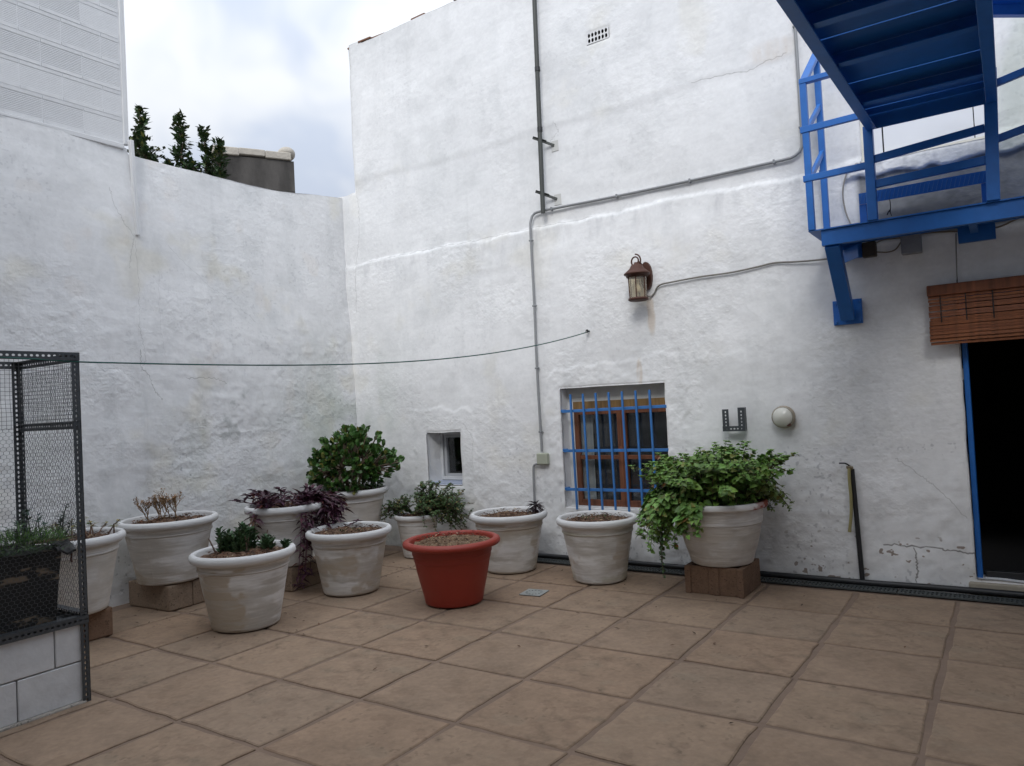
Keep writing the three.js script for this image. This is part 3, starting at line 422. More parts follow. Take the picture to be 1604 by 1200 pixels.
// ------------------------------------------------------------------ blue steel landing and walkway
{
  const t = thing('steel_landing', 'blue painted steel landing with railings bracketed to the house wall', 'landing'), zf = -2.611, B = paintBlue, P = (n, g, p2 = t) => part(n, (Array.isArray(g) ? g : [g]).map(q => boxUV(q)), B, p2);
  P('floor_plate', span(1.70, 4.2, 2.458, 2.466, ZW + 0.02, zf + 0.012));
  P('edge_beam', [span(1.775, 4.2, 2.362, 2.456, zf - 0.012, zf - 0.004), span(1.775, 4.2, 2.356, 2.362, zf - 0.055, zf - 0.004), span(1.775, 4.2, 2.448, 2.456, zf - 0.055, zf - 0.013)]);
  P('wall_beam', [span(1.775, 4.2, 2.425, 2.452, ZW + 0.07, ZW + 0.10)]);
  for (const x of [1.80, 2.62, 3.5]) P('cross_beam', span(x - 0.022, x + 0.022, 2.372, 2.450, ZW + 0.10, zf - 0.056));
  for (const [a, b] of [[1.80, 1.945], [2.525, 2.735]]) P('wall_plate', span(a, b, 2.325, 2.445, ZW + 0.025, ZW + 0.060, 0.003));
  const st = P('bracket_strut', bar([1.822, 1.915, ZW + 0.05], [1.832, 2.37, zf - 0.05], 0.09, 0.085)), pl = P('bracket_plate', span(1.722, 1.915, 1.862, 2.038, ZW + 0.018, ZW + 0.036, 0.003));
  for (const [x, y] of [[1.742, 1.882], [1.895, 1.882], [1.742, 2.018], [1.895, 2.018]]) part('bolt', new THREE.CylinderGeometry(0.009, 0.009, 0.014, 6).rotateX(Math.PI / 2).translate(x, y, ZW + 0.042), B, pl);
  P('gusset', bar([1.80, 2.34, ZW + 0.05], [1.95, 2.34, ZW + 0.26], 0.01, 0.09));
  // posts
  P('post', bar([1.722, 2.466, zf], [1.722, 3.45, zf], 0.042)); P('post', bar([1.722, 2.466, ZW + 0.06], [1.722, 3.86, ZW + 0.06], 0.042));
  P('post', bar([2.092, 2.466, zf], [2.096, 3.07, zf], 0.056)); P('post', bar([2.738, 2.466, zf], [2.765, 3.24, zf], 0.068)); P('post', bar([3.75, 2.466, zf], [3.75, 3.5, zf], 0.05));
  // front rails
  P('handrail', bar([1.70, 3.468, zf], [2.30, 3.475, zf], 0.046, 0.034)); P('rail', bar([1.69, 3.141, zf + 0.012], [2.10, 3.15, zf + 0.012], 0.03, 0.042)); P('rail', bar([1.69, 2.813, zf + 0.012], [2.09, 2.822, zf + 0.012], 0.03, 0.042));
  P('rail', bar([2.11, 2.855, zf], [2.72, 2.906, zf], 0.03, 0.046)); P('rail', bar([2.11, 2.695, zf], [2.72, 2.715, zf], 0.03, 0.050));
  P('rail', bar([2.77, 3.150, zf], [3.75, 3.36, zf], 0.03, 0.042)); P('rail', bar([2.77, 2.825, zf], [3.75, 3.03, zf], 0.03, 0.042));
  // end rails climbing towards the wall
  P('handrail', bar([1.722, 3.455, zf + 0.01], [1.722, 3.84, ZW + 0.06], 0.05, 0.03)); P('rail', bar([1.722, 3.13, zf], [1.722, 3.46, ZW + 0.06], 0.026, 0.036)); P('rail', bar([1.722, 2.80, zf], [1.722, 3.12, ZW + 0.06], 0.026, 0.036));
  P('wall_anchor', span(1.69, 1.722, 2.96, 3.0, ZW + 0.01, ZW + 0.05));
  // chequer-plate step to the upper opening
  const s = P('step', [span(1.985, 2.735, 2.700, 2.706, ZW + 0.06, -2.83), span(1.985, 2.735, 2.632, 2.700, -2.836, -2.83)]), ribs = [];
  for (let i = 0; i < 30; i++) ribs.push(bar([1.99 + i * 0.0248, 2.638, -2.829], [2.006 + i * 0.0248, 2.697, -2.829], 0.004, 0.003, 0.001));
  part('tread_pattern', ribs, barBlue, s); P('step_leg', bar([2.005, 2.466, -2.86], [2.005, 2.632, -2.86], 0.045)); P('step_leg', bar([2.70, 2.466, -2.86], [2.70, 2.632, -2.86], 0.045));
}
{
  const t = thing('steel_walkway', 'blue steel walkway seen from below, jutting out above the landing', 'walkway'), P = (n, g) => part(n, (Array.isArray(g) ? g : [g]).map(q => boxUV(q)), paintBlue, t);
  const y = z => 3.085 - 0.045 * (z + 2.611), X0 = 2.098, X1 = 2.785, Z0 = -2.58, Z1 = 1.7, a = Math.atan(0.045);
  P('stringer', [bar([X0 - 0.004, y(Z0) + 0.02, Z0], [X0 - 0.004, y(Z1) + 0.02, Z1], 0.008, 0.13), bar([X0 + 0.022, y(Z0) - 0.043, Z0], [X0 + 0.022, y(Z1) - 0.043, Z1], 0.058, 0.008)]);
  P('stringer', [bar([X1 + 0.004, y(Z0) + 0.02, Z0], [X1 + 0.004, y(Z1) + 0.02, Z1], 0.008, 0.13), bar([X1 - 0.022, y(Z0) - 0.043, Z0], [X1 - 0.022, y(Z1) - 0.043, Z1], 0.058, 0.008)]);
  const joists = [-2.10, -1.36, -0.80, -0.1, 0.6, 1.3]; for (const z of joists) P('joist', [span(X0 + 0.008, X1 - 0.008, y(z) - 0.02, y(z) + 0.045, z - 0.004, z, 0), span(X0 + 0.052, X1 - 0.052, y(z) - 0.026, y(z) - 0.020, z - 0.004, z + 0.05, 0)]);
  const seams = [Z0, -2.43, -1.866, -1.133, -0.4, 0.3, 1.0, Z1]; for (let i = 0; i < seams.length - 1; i++) P('deck_plate', bar([(X0 + X1) / 2, y(seams[i]) + 0.051, seams[i] + 0.005], [(X0 + X1) / 2, y(seams[i + 1]) + 0.051, seams[i + 1] - 0.005], X1 - X0 - 0.016, 0.008, 0.001));
  P('end_plate', span(X0, X1, y(Z0) - 0.045, y(Z0) + 0.08, Z0 - 0.008, Z0));
  // higher flight branching off to the right
  const f = (x) => 3.555 - 0.33 * (x - 2.66); P('upper_flight', [bar([2.66, f(2.66) + 0.045, -2.5], [4.3, f(4.3) + 0.045, -2.5], 0.05, 0.09), bar([2.66, f(2.66) + 0.06, -2.0], [4.3, f(4.3) + 0.06, -2.0], 1.0, 0.008)]);
}
solo('knotted_cord', join([tube([[2.17, 2.63, -2.825], [2.172, 2.58, -2.82], [2.168, 2.55, -2.822], [2.175, 2.52, -2.82]], 0.003, 12, 5), tube([[2.169, 2.56, -2.82], [2.155, 2.545, -2.82], [2.15, 2.53, -2.82]], 0.005, 6, 5)]), blackPlastic, 'short black knotted cord hanging under the chequered blue step', 'cord');

// ------------------------------------------------------------------ fittings on the house wall
const zb = ZW + 0.028; // in front of the lower, thicker plaster
{
  const t = thing('electrical_conduit', 'grey electrical conduit with clips running across and down the house wall', 'conduit'), z1 = ZW - 0.005, z2 = ZW + 0.033;
  part('pipe', [tube([[1.577, 4.4, z1], [1.577, 4.1, z1], [1.577, 3.7, z1], [1.575, 3.30, z1], [1.565, 3.20, z1], [1.51, 3.155, z1], [1.42, 3.148, z1], [1.2, 3.146, z1], [0.7, 3.143, z1], [0.05, 3.147, z1], [-0.5, 3.158, z1], [-0.72, 3.160, z1], [-0.79, 3.145, z1 + 0.005], [-0.812, 3.09, z1 + 0.02], [-0.812, 2.98, z2], [-0.813, 2.3, z2], [-0.82, 1.73, z2], [-0.815, 0.97, z2]], 0.012, 160, 7), tube([[-0.86, 0.86, z2], [-0.90, 0.85, z2], [-0.915, 0.80, z2], [-0.92, 0.5, z2], [-0.92, 0.03, z2]], 0.011, 40, 7)], greyPlastic, t);
  for (const [x, y, v, z] of [[1.577, 4.12, 1, z1], [1.576, 3.36, 1, z1], [1.365, 3.148, 0, z1], [0.70, 3.143, 0, z1], [0.05, 3.147, 0, z1], [-0.60, 3.160, 0, z1], [-0.812, 2.90, 1, z2], [-0.813, 2.30, 1, z2], [-0.82, 1.73, 1, z2], [-0.816, 1.15, 1, z2]]) part('clip', rbox(v ? 0.036 : 0.016, v ? 0.016 : 0.036, 0.034, x, y, z - 0.004, 0.005), mat(0.22, 0.23, 0.24, 0.5), t);
  part('junction_box', rbox(0.115, 0.105, 0.05, -0.806, 0.905, z2, 0.012, 2), mat(0.36, 0.38, 0.30, 0.6), t);
}
{
  const t = thing('metal_mast', 'dark steel pole strapped upright to the upper house wall', 'pole');
  part('pole', rod([-0.655, 3.12, ZW + 0.055], [-0.615, 5.9, ZW + 0.055], 0.021, 10), darkPipe, t);
  for (const y of [3.80, 4.35]) part('joint_collar', rod([-0.646 + (y - 3.5) * 0.014, y + 0.06, ZW + 0.055], [-0.646 + (y - 3.5) * 0.014, y + 0.10, ZW + 0.055], 0.025, 10), blackPlastic, t);
  for (const y of [3.79, 3.30]) { const b = part('bracket', [bar([-0.705, y + 0.022, ZW + 0.085], [-0.55, y - 0.055, ZW - 0.03], 0.010, 0.024), bar([-0.70, y + 0.030, ZW + 0.085], [-0.60, y - 0.015, ZW + 0.02], 0.022, 0.005)], darkPipe, t); part('base_plate', rbox(0.075, 0.10, 0.012, -0.545, y - 0.06, ZW - 0.036, 0.003), mat(0.55, 0.55, 0.53, 0.7), b); }
}
{
  const t = thing('wall_lantern', 'rusty brown coach lantern with clear glass on the house wall', 'lantern', [0.285, 2.40, ZW + 0.02]), cz = 0.125, cx = -0.022;
  part('back_plate', new THREE.CylinderGeometry(0.062, 0.062, 0.03, 20).rotateX(Math.PI / 2).scale(0.8, 1.9, 1).translate(0.012, 0.02, 0.012), rustBrown, t);
  part('arm', tube([[0, 0.05, 0.02], [-0.005, 0.11, 0.06], [-0.014, 0.13, 0.10], [cx, 0.11, cz]], 0.009, 20, 6), rustBrown, t);
  const sc = []; for (let i = 0; i <= 30; i++) { const a = i / 30 * 9, r = 0.050 * (1 - 0.55 * i / 30); sc.push([cx - 0.012 + r * Math.sin(a), 0.155 - 0.042 * 0.4 + r * Math.cos(a) * 1.15, cz - 0.01]); }
  part('scroll', tube(sc, 0.0065, 60, 6), rustBrown, t);
  part('cap', new THREE.LatheGeometry([[0.018, 0.125], [0.022, 0.112], [0.045, 0.102], [0.062, 0.072], [0.098, 0.042], [0.108, 0.034], [0.108, 0.024], [0.094, 0.018], [0.088, 0.002], [0.0, 0.002]].map(p => new THREE.Vector2(...p)), 24).translate(cx, 0, cz), rustBrown, t);
  part('glass', new THREE.CylinderGeometry(0.074, 0.068, 0.168, 20, 1, true).translate(cx, -0.083, cz), new THREE.MeshPhysicalMaterial({ color: new THREE.Color(0.86, 0.80, 0.66), roughness: 0.25, transmission: 0.85, thickness: 0, side: THREE.DoubleSide }), t);
  for (let i = 0; i < 6; i++) { const a = i * Math.PI / 3 + 0.3; part('glazing_bar', rod([cx + 0.077 * Math.cos(a), 0.004, cz + 0.077 * Math.sin(a)], [cx + 0.071 * Math.cos(a), -0.168, cz + 0.071 * Math.sin(a)], 0.0045, 5), rustBrown, t); }
  part('base_ring', new THREE.LatheGeometry([[0.0, -0.166], [0.066, -0.166], [0.082, -0.170], [0.084, -0.184], [0.070, -0.192], [0.0, -0.188]].map(p => new THREE.Vector2(...p)), 24).translate(cx, 0, cz), rustBrown, t);
  part('bulb', new THREE.LatheGeometry([[0, -0.13], [0.018, -0.125], [0.026, -0.105], [0.024, -0.085], [0.014, -0.06], [0.014, -0.02], [0, -0.02]].map(p => new THREE.Vector2(...p)), 14).translate(cx, 0, cz), mat(0.7, 0.66, 0.58, 0.4), t);
}
solo('lantern_cable', tube([[0.285, 2.27, zb + 0.03], [0.31, 2.245, zb], [0.35, 2.27, zb - 0.01], [0.404, 2.330, zb], [0.55, 2.344, zb], [0.758, 2.352, zb], [1.0, 2.352, zb], [1.2, 2.366, zb], [1.333, 2.378, zb], [1.5, 2.362, zb], [1.69, 2.352, zb], [1.85, 2.36, zb], [1.95, 2.37, zb]], 0.007, 90, 6), mat(0.20, 0.19, 0.17, 0.7), 'thin grey cable from the lantern to the blue landing', 'cable');
{
  const t = thing('bulkhead_light', 'round white bulkhead light with rusty rim on the house wall', 'lamp', [1.335, 1.215, ZW + 0.035]);
  part('housing', new THREE.LatheGeometry([[0, 0], [0.082, 0], [0.086, 0.012], [0.082, 0.045], [0.070, 0.05]].map(p => new THREE.Vector2(...p)), 24).rotateX(Math.PI / 2), mat(0.42, 0.36, 0.28, 0.75, { map: blotch }), t);
  part('diffuser', new THREE.LatheGeometry([[0.070, 0.045], [0.072, 0.055], [0.066, 0.064], [0.058, 0.067], [0.050, 0.074], [0.030, 0.083], [0.012, 0.088], [0, 0.089]].map(p => new THREE.Vector2(...p)), 28).rotateX(Math.PI / 2), mat(0.62, 0.61, 0.55, 0.22), t);
  part('ring', new THREE.TorusGeometry(0.073, 0.006, 8, 28).translate(0, 0, 0.05), mat(0.36, 0.33, 0.27, 0.5, { map: blotch }), t);
  part('screw_lug', rbox(0.028, 0.022, 0.02, 0.045, -0.058, 0.052, 0.004), rustBrown, t);
}
// slotted steel angle: flange along y, length L, width w, facing +z, with slots
function slotted(L, w = 0.04, th = 0.0025, pitch = 0.027, off = 0.5) {
  const s = new THREE.Shape([[0, 0], [w, 0], [w, L], [0, L]].map(p => new THREE.Vector2(...p)));
  for (let y = pitch * off; y < L - 0.012; y += pitch) { const cx = w * 0.52, a = 0.0055, b = 0.0075; s.holes.push(new THREE.Path([[cx - a, y - b + 0.004], [cx - a, y + b - 0.004], [cx - a * 0.5, y + b], [cx + a * 0.5, y + b], [cx + a, y + b - 0.004], [cx + a, y - b + 0.004], [cx + a * 0.5, y - b], [cx - a * 0.5, y - b]].map(p => new THREE.Vector2(...p)))); }
  return norm(new THREE.ExtrudeGeometry(s, { depth: th, bevelEnabled: false }));
}
{
  const t = thing('slotted_bracket', 'small grey u-shaped bracket of slotted steel beside the round light', 'bracket', [0.968, 1.125, ZW + 0.035]);
  part('upright', [slotted(0.165, 0.05, 0.003, 0.026).translate(-0.085, 0, 0.05), box(0.003, 0.165, 0.05, -0.084, 0.082, 0.025)], zincDark, t);
  part('upright', [slotted(0.175, 0.05, 0.003, 0.026).translate(0.036, 0, 0.05), box(0.003, 0.175, 0.05, 0.085, 0.087, 0.025)], zincDark, t);
  part('base', [slotted(0.172, 0.04, 0.003, 0.026).rotateZ(-Math.PI / 2).translate(-0.086, 0.034, 0.054), box(0.172, 0.003, 0.05, 0, -0.005, 0.025)], zincDark, t);
}
{
  const t = thing('window_grille', 'blue iron bar grille across the wooden window', 'window bars');
  for (let i = 0; i < 7; i++) { const x = -0.486 + i * 0.1255; part('upright_bar', boxUV(bar([x, 0.455, ZW + 0.022], [x - 0.008, 1.475, ZW + 0.022], 0.017)), barBlue, t); }
  for (const [y, e] of [[1.325, 0.008], [0.973, 0.0], [0.630, 0.004]]) { part('cross_bar', boxUV(bar([-0.600, y, ZW + 0.004], [0.405, y + e, ZW + 0.004], 0.008, 0.026)), barBlue, t); part('lug', boxUV(bar([-0.600, y + 0.004, ZW + 0.008], [-0.60, y + 0.004, ZW - 0.06], 0.02, 0.024)), barBlue, t); part('lug', boxUV(bar([0.385, y + e, ZW + 0.008], [0.385, y + e, ZW - 0.06], 0.008, 0.024)), barBlue, t); }
}
{ // wooden blind over the door
  const t = thing('wooden_blind', 'reddish wooden slat blind half rolled up above the doorway', 'blind', [0, 0, ZW + 0.075]), r = rng(19), x0 = 2.325, x1 = 3.55, ms = [woodBlind, mat(0.29, 0.098, 0.040, 0.6, { map: wood }), mat(0.37, 0.135, 0.052, 0.55, { map: wood })];
  part('head_rail', boxUV(span(x0, x1, 1.992, 2.065, -0.03, 0.02, 0.006).rotateZ(0)), ms[1], t);
  const sl = boxUV(rbox(x1 - x0 - 0.01, 0.0185, 0.006, (x0 + x1) / 2, 0, 0, 0.002).rotateZ(0)), put = (y, z, k) => { const m = part('slat', sl, ms[k % 3], t); m.position.set((r() - 0.5) * 0.008, y, z); m.rotation.set((r() - 0.5) * 0.2, 0, (r() - 0.5) * 0.002); };
  for (let i = 0; i < 9; i++) put(1.981 - i * 0.0205, 0.0, Math.floor(r() * 3));
  for (let i = 0; i < 7; i++) put(1.803 - i * 0.0215, 0.034 - 0.012 * Math.cos(i * 0.9) + 0.004 * r(), Math.floor(r() * 3));
  for (let i = 0; i < 5; i++) put(1.790 - i * 0.0215, 0.012, 2); for (let i = 0; i < 5; i++) put(1.80 - i * 0.0215, -0.014, 1);
  for (const x of [x0 + 0.075, x0 + 0.22, x0 + 0.37, x0 + 0.55, x0 + 0.8]) part('string', rod([x, 2.0, 0.006], [x, 1.80, 0.006], 0.0035, 5), blackPlastic, t);
  part('hook', tube([[2.503, 2.066, 0], [2.503, 2.085, -0.01], [2.503, 2.09, -0.06]], 0.004, 8, 5), blackPlastic, t);
}
solo('door_cord', tube([[2.513, 2.40, zb], [2.507, 2.25, zb + 0.01], [2.503, 2.09, zb + 0.02]], 0.004, 14, 5), mat(0.22, 0.21, 0.2, 0.8), 'thin cord hanging down the wall to the wooden blind', 'cord');
solo('brown_junction_box', rbox(0.09, 0.105, 0.055, 1.988, 2.370, ZW + 0.045, 0.008), mat(0.09, 0.075, 0.055, 0.7, { map: blotch }), 'brown square junction box under the blue landing', 'junction box');
solo('grey_junction_box', rbox(0.125, 0.13, 0.06, 2.25, 2.365, ZW + 0.05, 0.008), mat(0.30, 0.32, 0.35, 0.6, { map: blotch }), 'grey square junction box under the blue landing', 'junction box');
solo('wire_bundle', join([tube([[1.86, 2.36, zb], [1.93, 2.40, zb + 0.02], [2.0, 2.43, zb], [2.12, 2.435, zb + 0.01], [2.35, 2.43, zb], [2.6, 2.40, zb + 0.02], [2.75, 2.40, zb], [2.9, 2.44, zb + 0.01], [3.2, 2.43, zb]], 0.006, 60, 5), tube([[1.84, 2.31, zb + 0.03], [1.90, 2.345, zb + 0.02], [1.95, 2.36, zb]], 0.005, 12, 5), tube([[2.03, 2.35, zb], [2.10, 2.335, zb + 0.02], [2.15, 2.35, zb], [2.19, 2.40, zb]], 0.005, 16, 5), tube([[2.02, 2.41, zb], [2.08, 2.425, zb + 0.02], [2.18, 2.42, zb + 0.02], [2.3, 2.425, zb]], 0.004, 16, 5)]), mat(0.24, 0.20, 0.15, 0.7), 'loose wires strung between the boxes under the landing', 'cable');
solo('loose_cable', tube([[1.93, 3.0, ZW - 0.01], [1.88, 2.95, ZW + 0.05], [1.84, 2.82, ZW + 0.045], [1.845, 2.68, ZW + 0.03], [1.88, 2.56, ZW + 0.03], [1.92, 2.47, ZW + 0.03]], 0.006, 30, 5), mat(0.33, 0.31, 0.28, 0.7), 'grey cable drooping down the wall behind the landing railing', 'cable');
{
  const t = thing('standpipe', 'dark standpipe with bent tap handle against the house wall', 'standpipe');
  part('pipe', rod([1.806, 0.045, zb + 0.02], [1.783, 0.83, zb + 0.02], 0.017, 10), blackPlastic, t);
  part('tap', [rod([1.780, 0.82, zb + 0.02], [1.765, 0.85, zb + 0.035], 0.015, 8), rod([1.79, 0.838, zb + 0.03], [1.755, 0.845, zb + 0.05], 0.012, 8)], mat(0.24, 0.20, 0.13, 0.5, { metalness: 0.5 }), t);
  part('handle', tube([[1.772, 0.855, zb + 0.04], [1.755, 0.868, zb + 0.045], [1.74, 0.873, zb + 0.045], [1.705, 0.873, zb + 0.045]], 0.006, 14, 6), blackPlastic, t);
}
solo('garden_hose', join([tube([[1.768, 0.84, zb + 0.045], [1.767, 0.75, zb + 0.05], [1.769, 0.62, zb + 0.045], [1.762, 0.5, zb + 0.045], [1.745, 0.385, zb + 0.045]], 0.011, 30, 8), rod([1.748, 0.40, zb + 0.045], [1.745, 0.385, zb + 0.045], 0.012, 8)]), mat(0.30, 0.27, 0.12, 0.55), 'short faded yellow hose end hanging from the standpipe', 'hose');
solo('clothesline', (() => { const c = V(-1.267, 1.754, 0.647), h = V(-0.272, 2.015, -3.165), sag = 0.135, pts = []; for (let i = 0; i <= 24; i++) { const s = i / 24, p = c.clone().lerp(h, s); p.y -= sag * 4 * s * (1 - s) * (0.72 + 0.56 * s) * 1.0; pts.push([p.x, p.y, p.z]); } pts.unshift([-1.268, 1.775, 1.2], [-1.262, 1.765, 0.9]); return tube(pts, 0.0042, 120, 5); })(), mat(0.012, 0.085, 0.07, 0.6), 'thin green clothesline sagging from the wire cage to the house wall', 'clothesline');
solo('wall_hook', join([rod([-0.276, 2.017, ZW], [-0.276, 2.017, ZW + 0.05], 0.007, 6), new THREE.TorusGeometry(0.012, 0.004, 6, 12).translate(-0.274, 2.015, ZW + 0.055)]), blackPlastic, 'small dark wall hook holding the clothesline', 'hook');
// pipe and drain grates along the foot of the wall
solo('base_pipe', tube([[-1.3, 0.03, ZW + 0.05], [0, 0.028, ZW + 0.045], [1.2, 0.03, ZW + 0.05], [1.8, 0.030, ZW + 0.06], [2.4, 0.034, ZW + 0.055], [3.4, 0.03, ZW + 0.06]], 0.022, 60, 8), blackPlastic, 'black water pipe lying along the foot of the house wall', 'pipe');
{
  const grateM = mat(0.075, 0.085, 0.085, 0.5, { map: blotch }), names = ['dark slotted drain grate under the barred window', 'dark slotted drain grate behind the block-mounted mint pot', 'dark slotted drain grate left of the standpipe foot', 'dark slotted drain grate at the standpipe foot', 'dark slotted drain grate in front of the doorway'];
  const Z = -3.045, Lg = 0.86; let x = -1.40;
  for (let k = 0; k < 5; k++) {
    const t = thing('drain_grate', names[k], 'drain grate', [x, 0, Z + 0.004 * (k % 2)], k === 4 ? -0.01 : 0.004, 'drain grates along the house wall'), g = [span(0, Lg - 0.006, 0.004, 0.014, -0.058, -0.044), span(0, Lg - 0.006, 0.004, 0.014, 0.044, 0.058), span(0, Lg - 0.006, 0.004, 0.0125, -0.005, 0.005)];
    for (let i = 0; i < 33; i++) g.push(span(0.004 + i * 0.026, 0.016 + i * 0.026, 0.004, 0.0125, -0.044, 0.044)); part('grating', g, grateM, t); part('channel', span(0, Lg - 0.006, 0.0015, 0.0035, -0.057, 0.057), mat(0.012, 0.012, 0.012, 0.9), t); x += Lg;
  }
}
{
  const t = thing('floor_drain', 'small square pale metal floor drain set in the paving', 'floor drain', [-0.272, 0.004, -2.06], 0.12), m = mat(0.34, 0.36, 0.35, 0.45, { map: blotch }), sh = new THREE.Shape([[-0.085, -0.085], [0.085, -0.085], [0.085, 0.085], [-0.085, 0.085]].map(p => new THREE.Vector2(...p)));
  for (let i = 0; i < 14; i++) { const a = i / 14 * Math.PI * 2, h = new THREE.Path(); h.absellipse(0.057 * Math.cos(a), 0.057 * Math.sin(a), 0.012, 0.0055, 0, Math.PI * 2, true, a); sh.holes.push(h); }
  part('cover', new THREE.ExtrudeGeometry(sh, { depth: 0.004, bevelEnabled: false, curveSegments: 4 }).rotateX(-Math.PI / 2).translate(0, 0.003, 0), m, t); part('well', box(0.166, 0.002, 0.166, 0, 0.001, 0), blackPlastic, t);
}

// ------------------------------------------------------------------ concrete blocks under pots
const blockTex = tex(512, 512, (x, y) => { const a = pf(x, y, 5, 5), b = pf(x + 0.4, y, 70, 3), p = b > 0.7 ? 0.5 : 1; const v = (0.80 + 0.4 * (a - 0.5) + 0.5 * (b - 0.5)) * p; return [v, v * 0.98, v * 0.95]; });
const blockBrown = mat(0.235, 0.145, 0.095, 0.95, { map: blockTex, bumpMap: grain, bumpScale: 0.005 }), blockTan = mat(0.30, 0.225, 0.165, 0.95, { map: blockTex, bumpMap: grain, bumpScale: 0.005 });
function hollowBlock(w, h, d, m, name, label, pos, ry, group) { // end-ribbed concrete block with two cores
  const s = new THREE.Shape([[-w / 2, -d / 2], [w / 2, -d / 2], [w / 2, d / 2], [w / 2 - 0.032, d / 2], [w / 2 - 0.040, d / 2 - 0.012], [-w / 2 + 0.040, d / 2 - 0.012], [-w / 2 + 0.032, d / 2], [-w / 2, d / 2]].map(p => new THREE.Vector2(...p)));
  for (const k of [-1, 1]) s.holes.push(new THREE.Path([[-w / 2 + 0.035, k * d / 4 - d / 5 + 0.012], [-w / 2 + 0.035, k * d / 4 + d / 5 - 0.012], [w / 2 - 0.035, k * d / 4 + d / 5 - 0.012], [w / 2 - 0.035, k * d / 4 - d / 5 + 0.012]].map(p => new THREE.Vector2(...p))));
  const g = boxUV(new THREE.ExtrudeGeometry(s, { depth: h - 0.008, bevelEnabled: true, bevelSize: 0.004, bevelThickness: 0.004, bevelSegments: 1 }).rotateX(Math.PI / 2).translate(0, h - 0.004, 0), 1, pos[0], pos[2]);
  const o = solo(name, g, m, label, 'block', pos, group); o.rotation.y = ry; return o;
}
const BY = 0.003;
hollowBlock(0.205, 0.195, 0.40, blockBrown, 'concrete_block', 'brown concrete block under the mint pot, left of the pair', [0.842, BY, -2.70], 0.02, 'blocks raising the pots');
hollowBlock(0.205, 0.195, 0.40, blockBrown, 'concrete_block', 'brown concrete block under the mint pot, right of the pair', [1.052, BY, -2.695], 0.0, 'blocks raising the pots');
{ // longer tan block, ribbed end towards the wall
  const g = join([boxUV(rbox(0.52, 0.19, 0.20, 0, 0.095, 0.075, 0.012, 2)), boxUV(rbox(0.52, 0.186, 0.17, -0.006, 0.093, -0.115, 0.010, 2))]);
  const o = solo('concrete_block', g, blockTan, 'tan concrete block under the pot of dry twigs', 'block', [-2.79, BY, -0.71], 0, 'blocks raising the pots'); o.rotation.y = 0.04; o.userData.group = 'blocks raising the pots'; tag(o, o.userData.label, 'block', 'blocks raising the pots');
}
for (const [x, z, ry, l] of [[-2.30, -1.50, 0.05, 'tan concrete block under the pot of trailing purple plant'], [-2.52, -2.46, -0.1, 'tan concrete block under the jade plant pot'], [-2.53, 0.13, 0.0, 'brown concrete block behind the wire cage']]) solo('concrete_block', boxUV(rbox(0.36, 0.19, 0.34, 0, 0.095, 0, 0.012, 2).rotateY(ry)), l.startsWith('brown') ? blockBrown : blockTan, l, 'block', [x, BY, z], 'blocks raising the pots');

// ------------------------------------------------------------------ pots
function potTex(seed, ochre, green) { // brushed limewash, thin in places over pale clay
  return tex(512, 256, (x, y) => {
    const sx = x + seed * 0.137, br = pf(sx, y * 6, 6, 5), big = pf(sx + 0.3, y * 0.8 + seed * 0.31, 4, 5), fine = pf(sx * 1, y * 8, 24, 3), low = ss(0.42, 0.0, y + 0.5 * (pf(sx + 0.1, y, 5, 4) - 0.5));
    const thin = Math.min(1, 1.1 * ss(0.52, 0.60, big) * (0.45 + 0.8 * ss(0.4, 0.6, br)) + 0.85 * low * ss(0.40, 0.60, pf(sx + 0.6, y, 6, 4))), gr = green * ss(0.50, 0.66, pf(sx + 0.8, y * 0.9, 5, 5));
    const cov = ss(0.37, 0.57, 0.62 * pf(sx + 0.5, y * 1.6 + seed * 0.2, 5, 5) + 0.38 * br); const wn = 0.44 + 0.14 * (1 - ochre); let c = [mix(wn + 0.06, 0.73, cov), mix(wn + 0.03, 0.72, cov), mix(wn - 0.015, 0.70, cov)]; const f = 0.95 + 0.24 * (fine - 0.5) + 0.26 * (br - 0.5); c = c.map(v => v * f);
    c[0] = mix(c[0], 0.42, thin * ochre); c[1] = mix(c[1], 0.345, thin * ochre); c[2] = mix(c[2], 0.26, thin * ochre);
    c[0] = mix(c[0], 0.40, gr * 0.55); c[1] = mix(c[1], 0.37, gr * 0.55); c[2] = mix(c[2], 0.25, gr * 0.55); return c;
  });
}
const brush = tex(512, 256, (x, y) => 0.6 * pf(x, y * 8, 8, 5) + 0.4 * pf(x, y, 20, 4), false);
const potMats = [[1, 0.75, 0.15], [2, 0.85, 0.1], [3, 0.8, 0.25], [4, 0.75, 1.0], [5, 0.25, 0.05]].map(a => mat(1, 1, 1, 0.85, { map: potTex(...a), bumpMap: brush, bumpScale: 0.005 }));
const rimWhite = mat(0.72, 0.72, 0.715, 0.7, { map: blotch, bumpMap: grain, bumpScale: 0.002 });
const Lz = (pts, n = 64) => new THREE.LatheGeometry(pts.map(p => new THREE.Vector2(...p)), n);
function uneven(g, amp, seed) { const p = g.attributes.position; for (let i = 0; i < p.count; i++) { const x = p.getX(i), y = p.getY(i), z = p.getZ(i), r = Math.hypot(x, z); if (r < 0.01) continue; const a = Math.atan2(z, x), k = 1 + amp * (Math.sin(a * 2 + seed + y * 3) * 0.5 + Math.sin(a * 3 + seed * 2.1 - y * 5) * 0.35 + 0.6 * sfb(a * 1.5 + 40 + seed, y * 12, 2) * Math.abs(Math.sin(a / 2))); p.setX(i, x * k); p.setZ(i, z * k); } g.computeVertexNormals(); return g; }
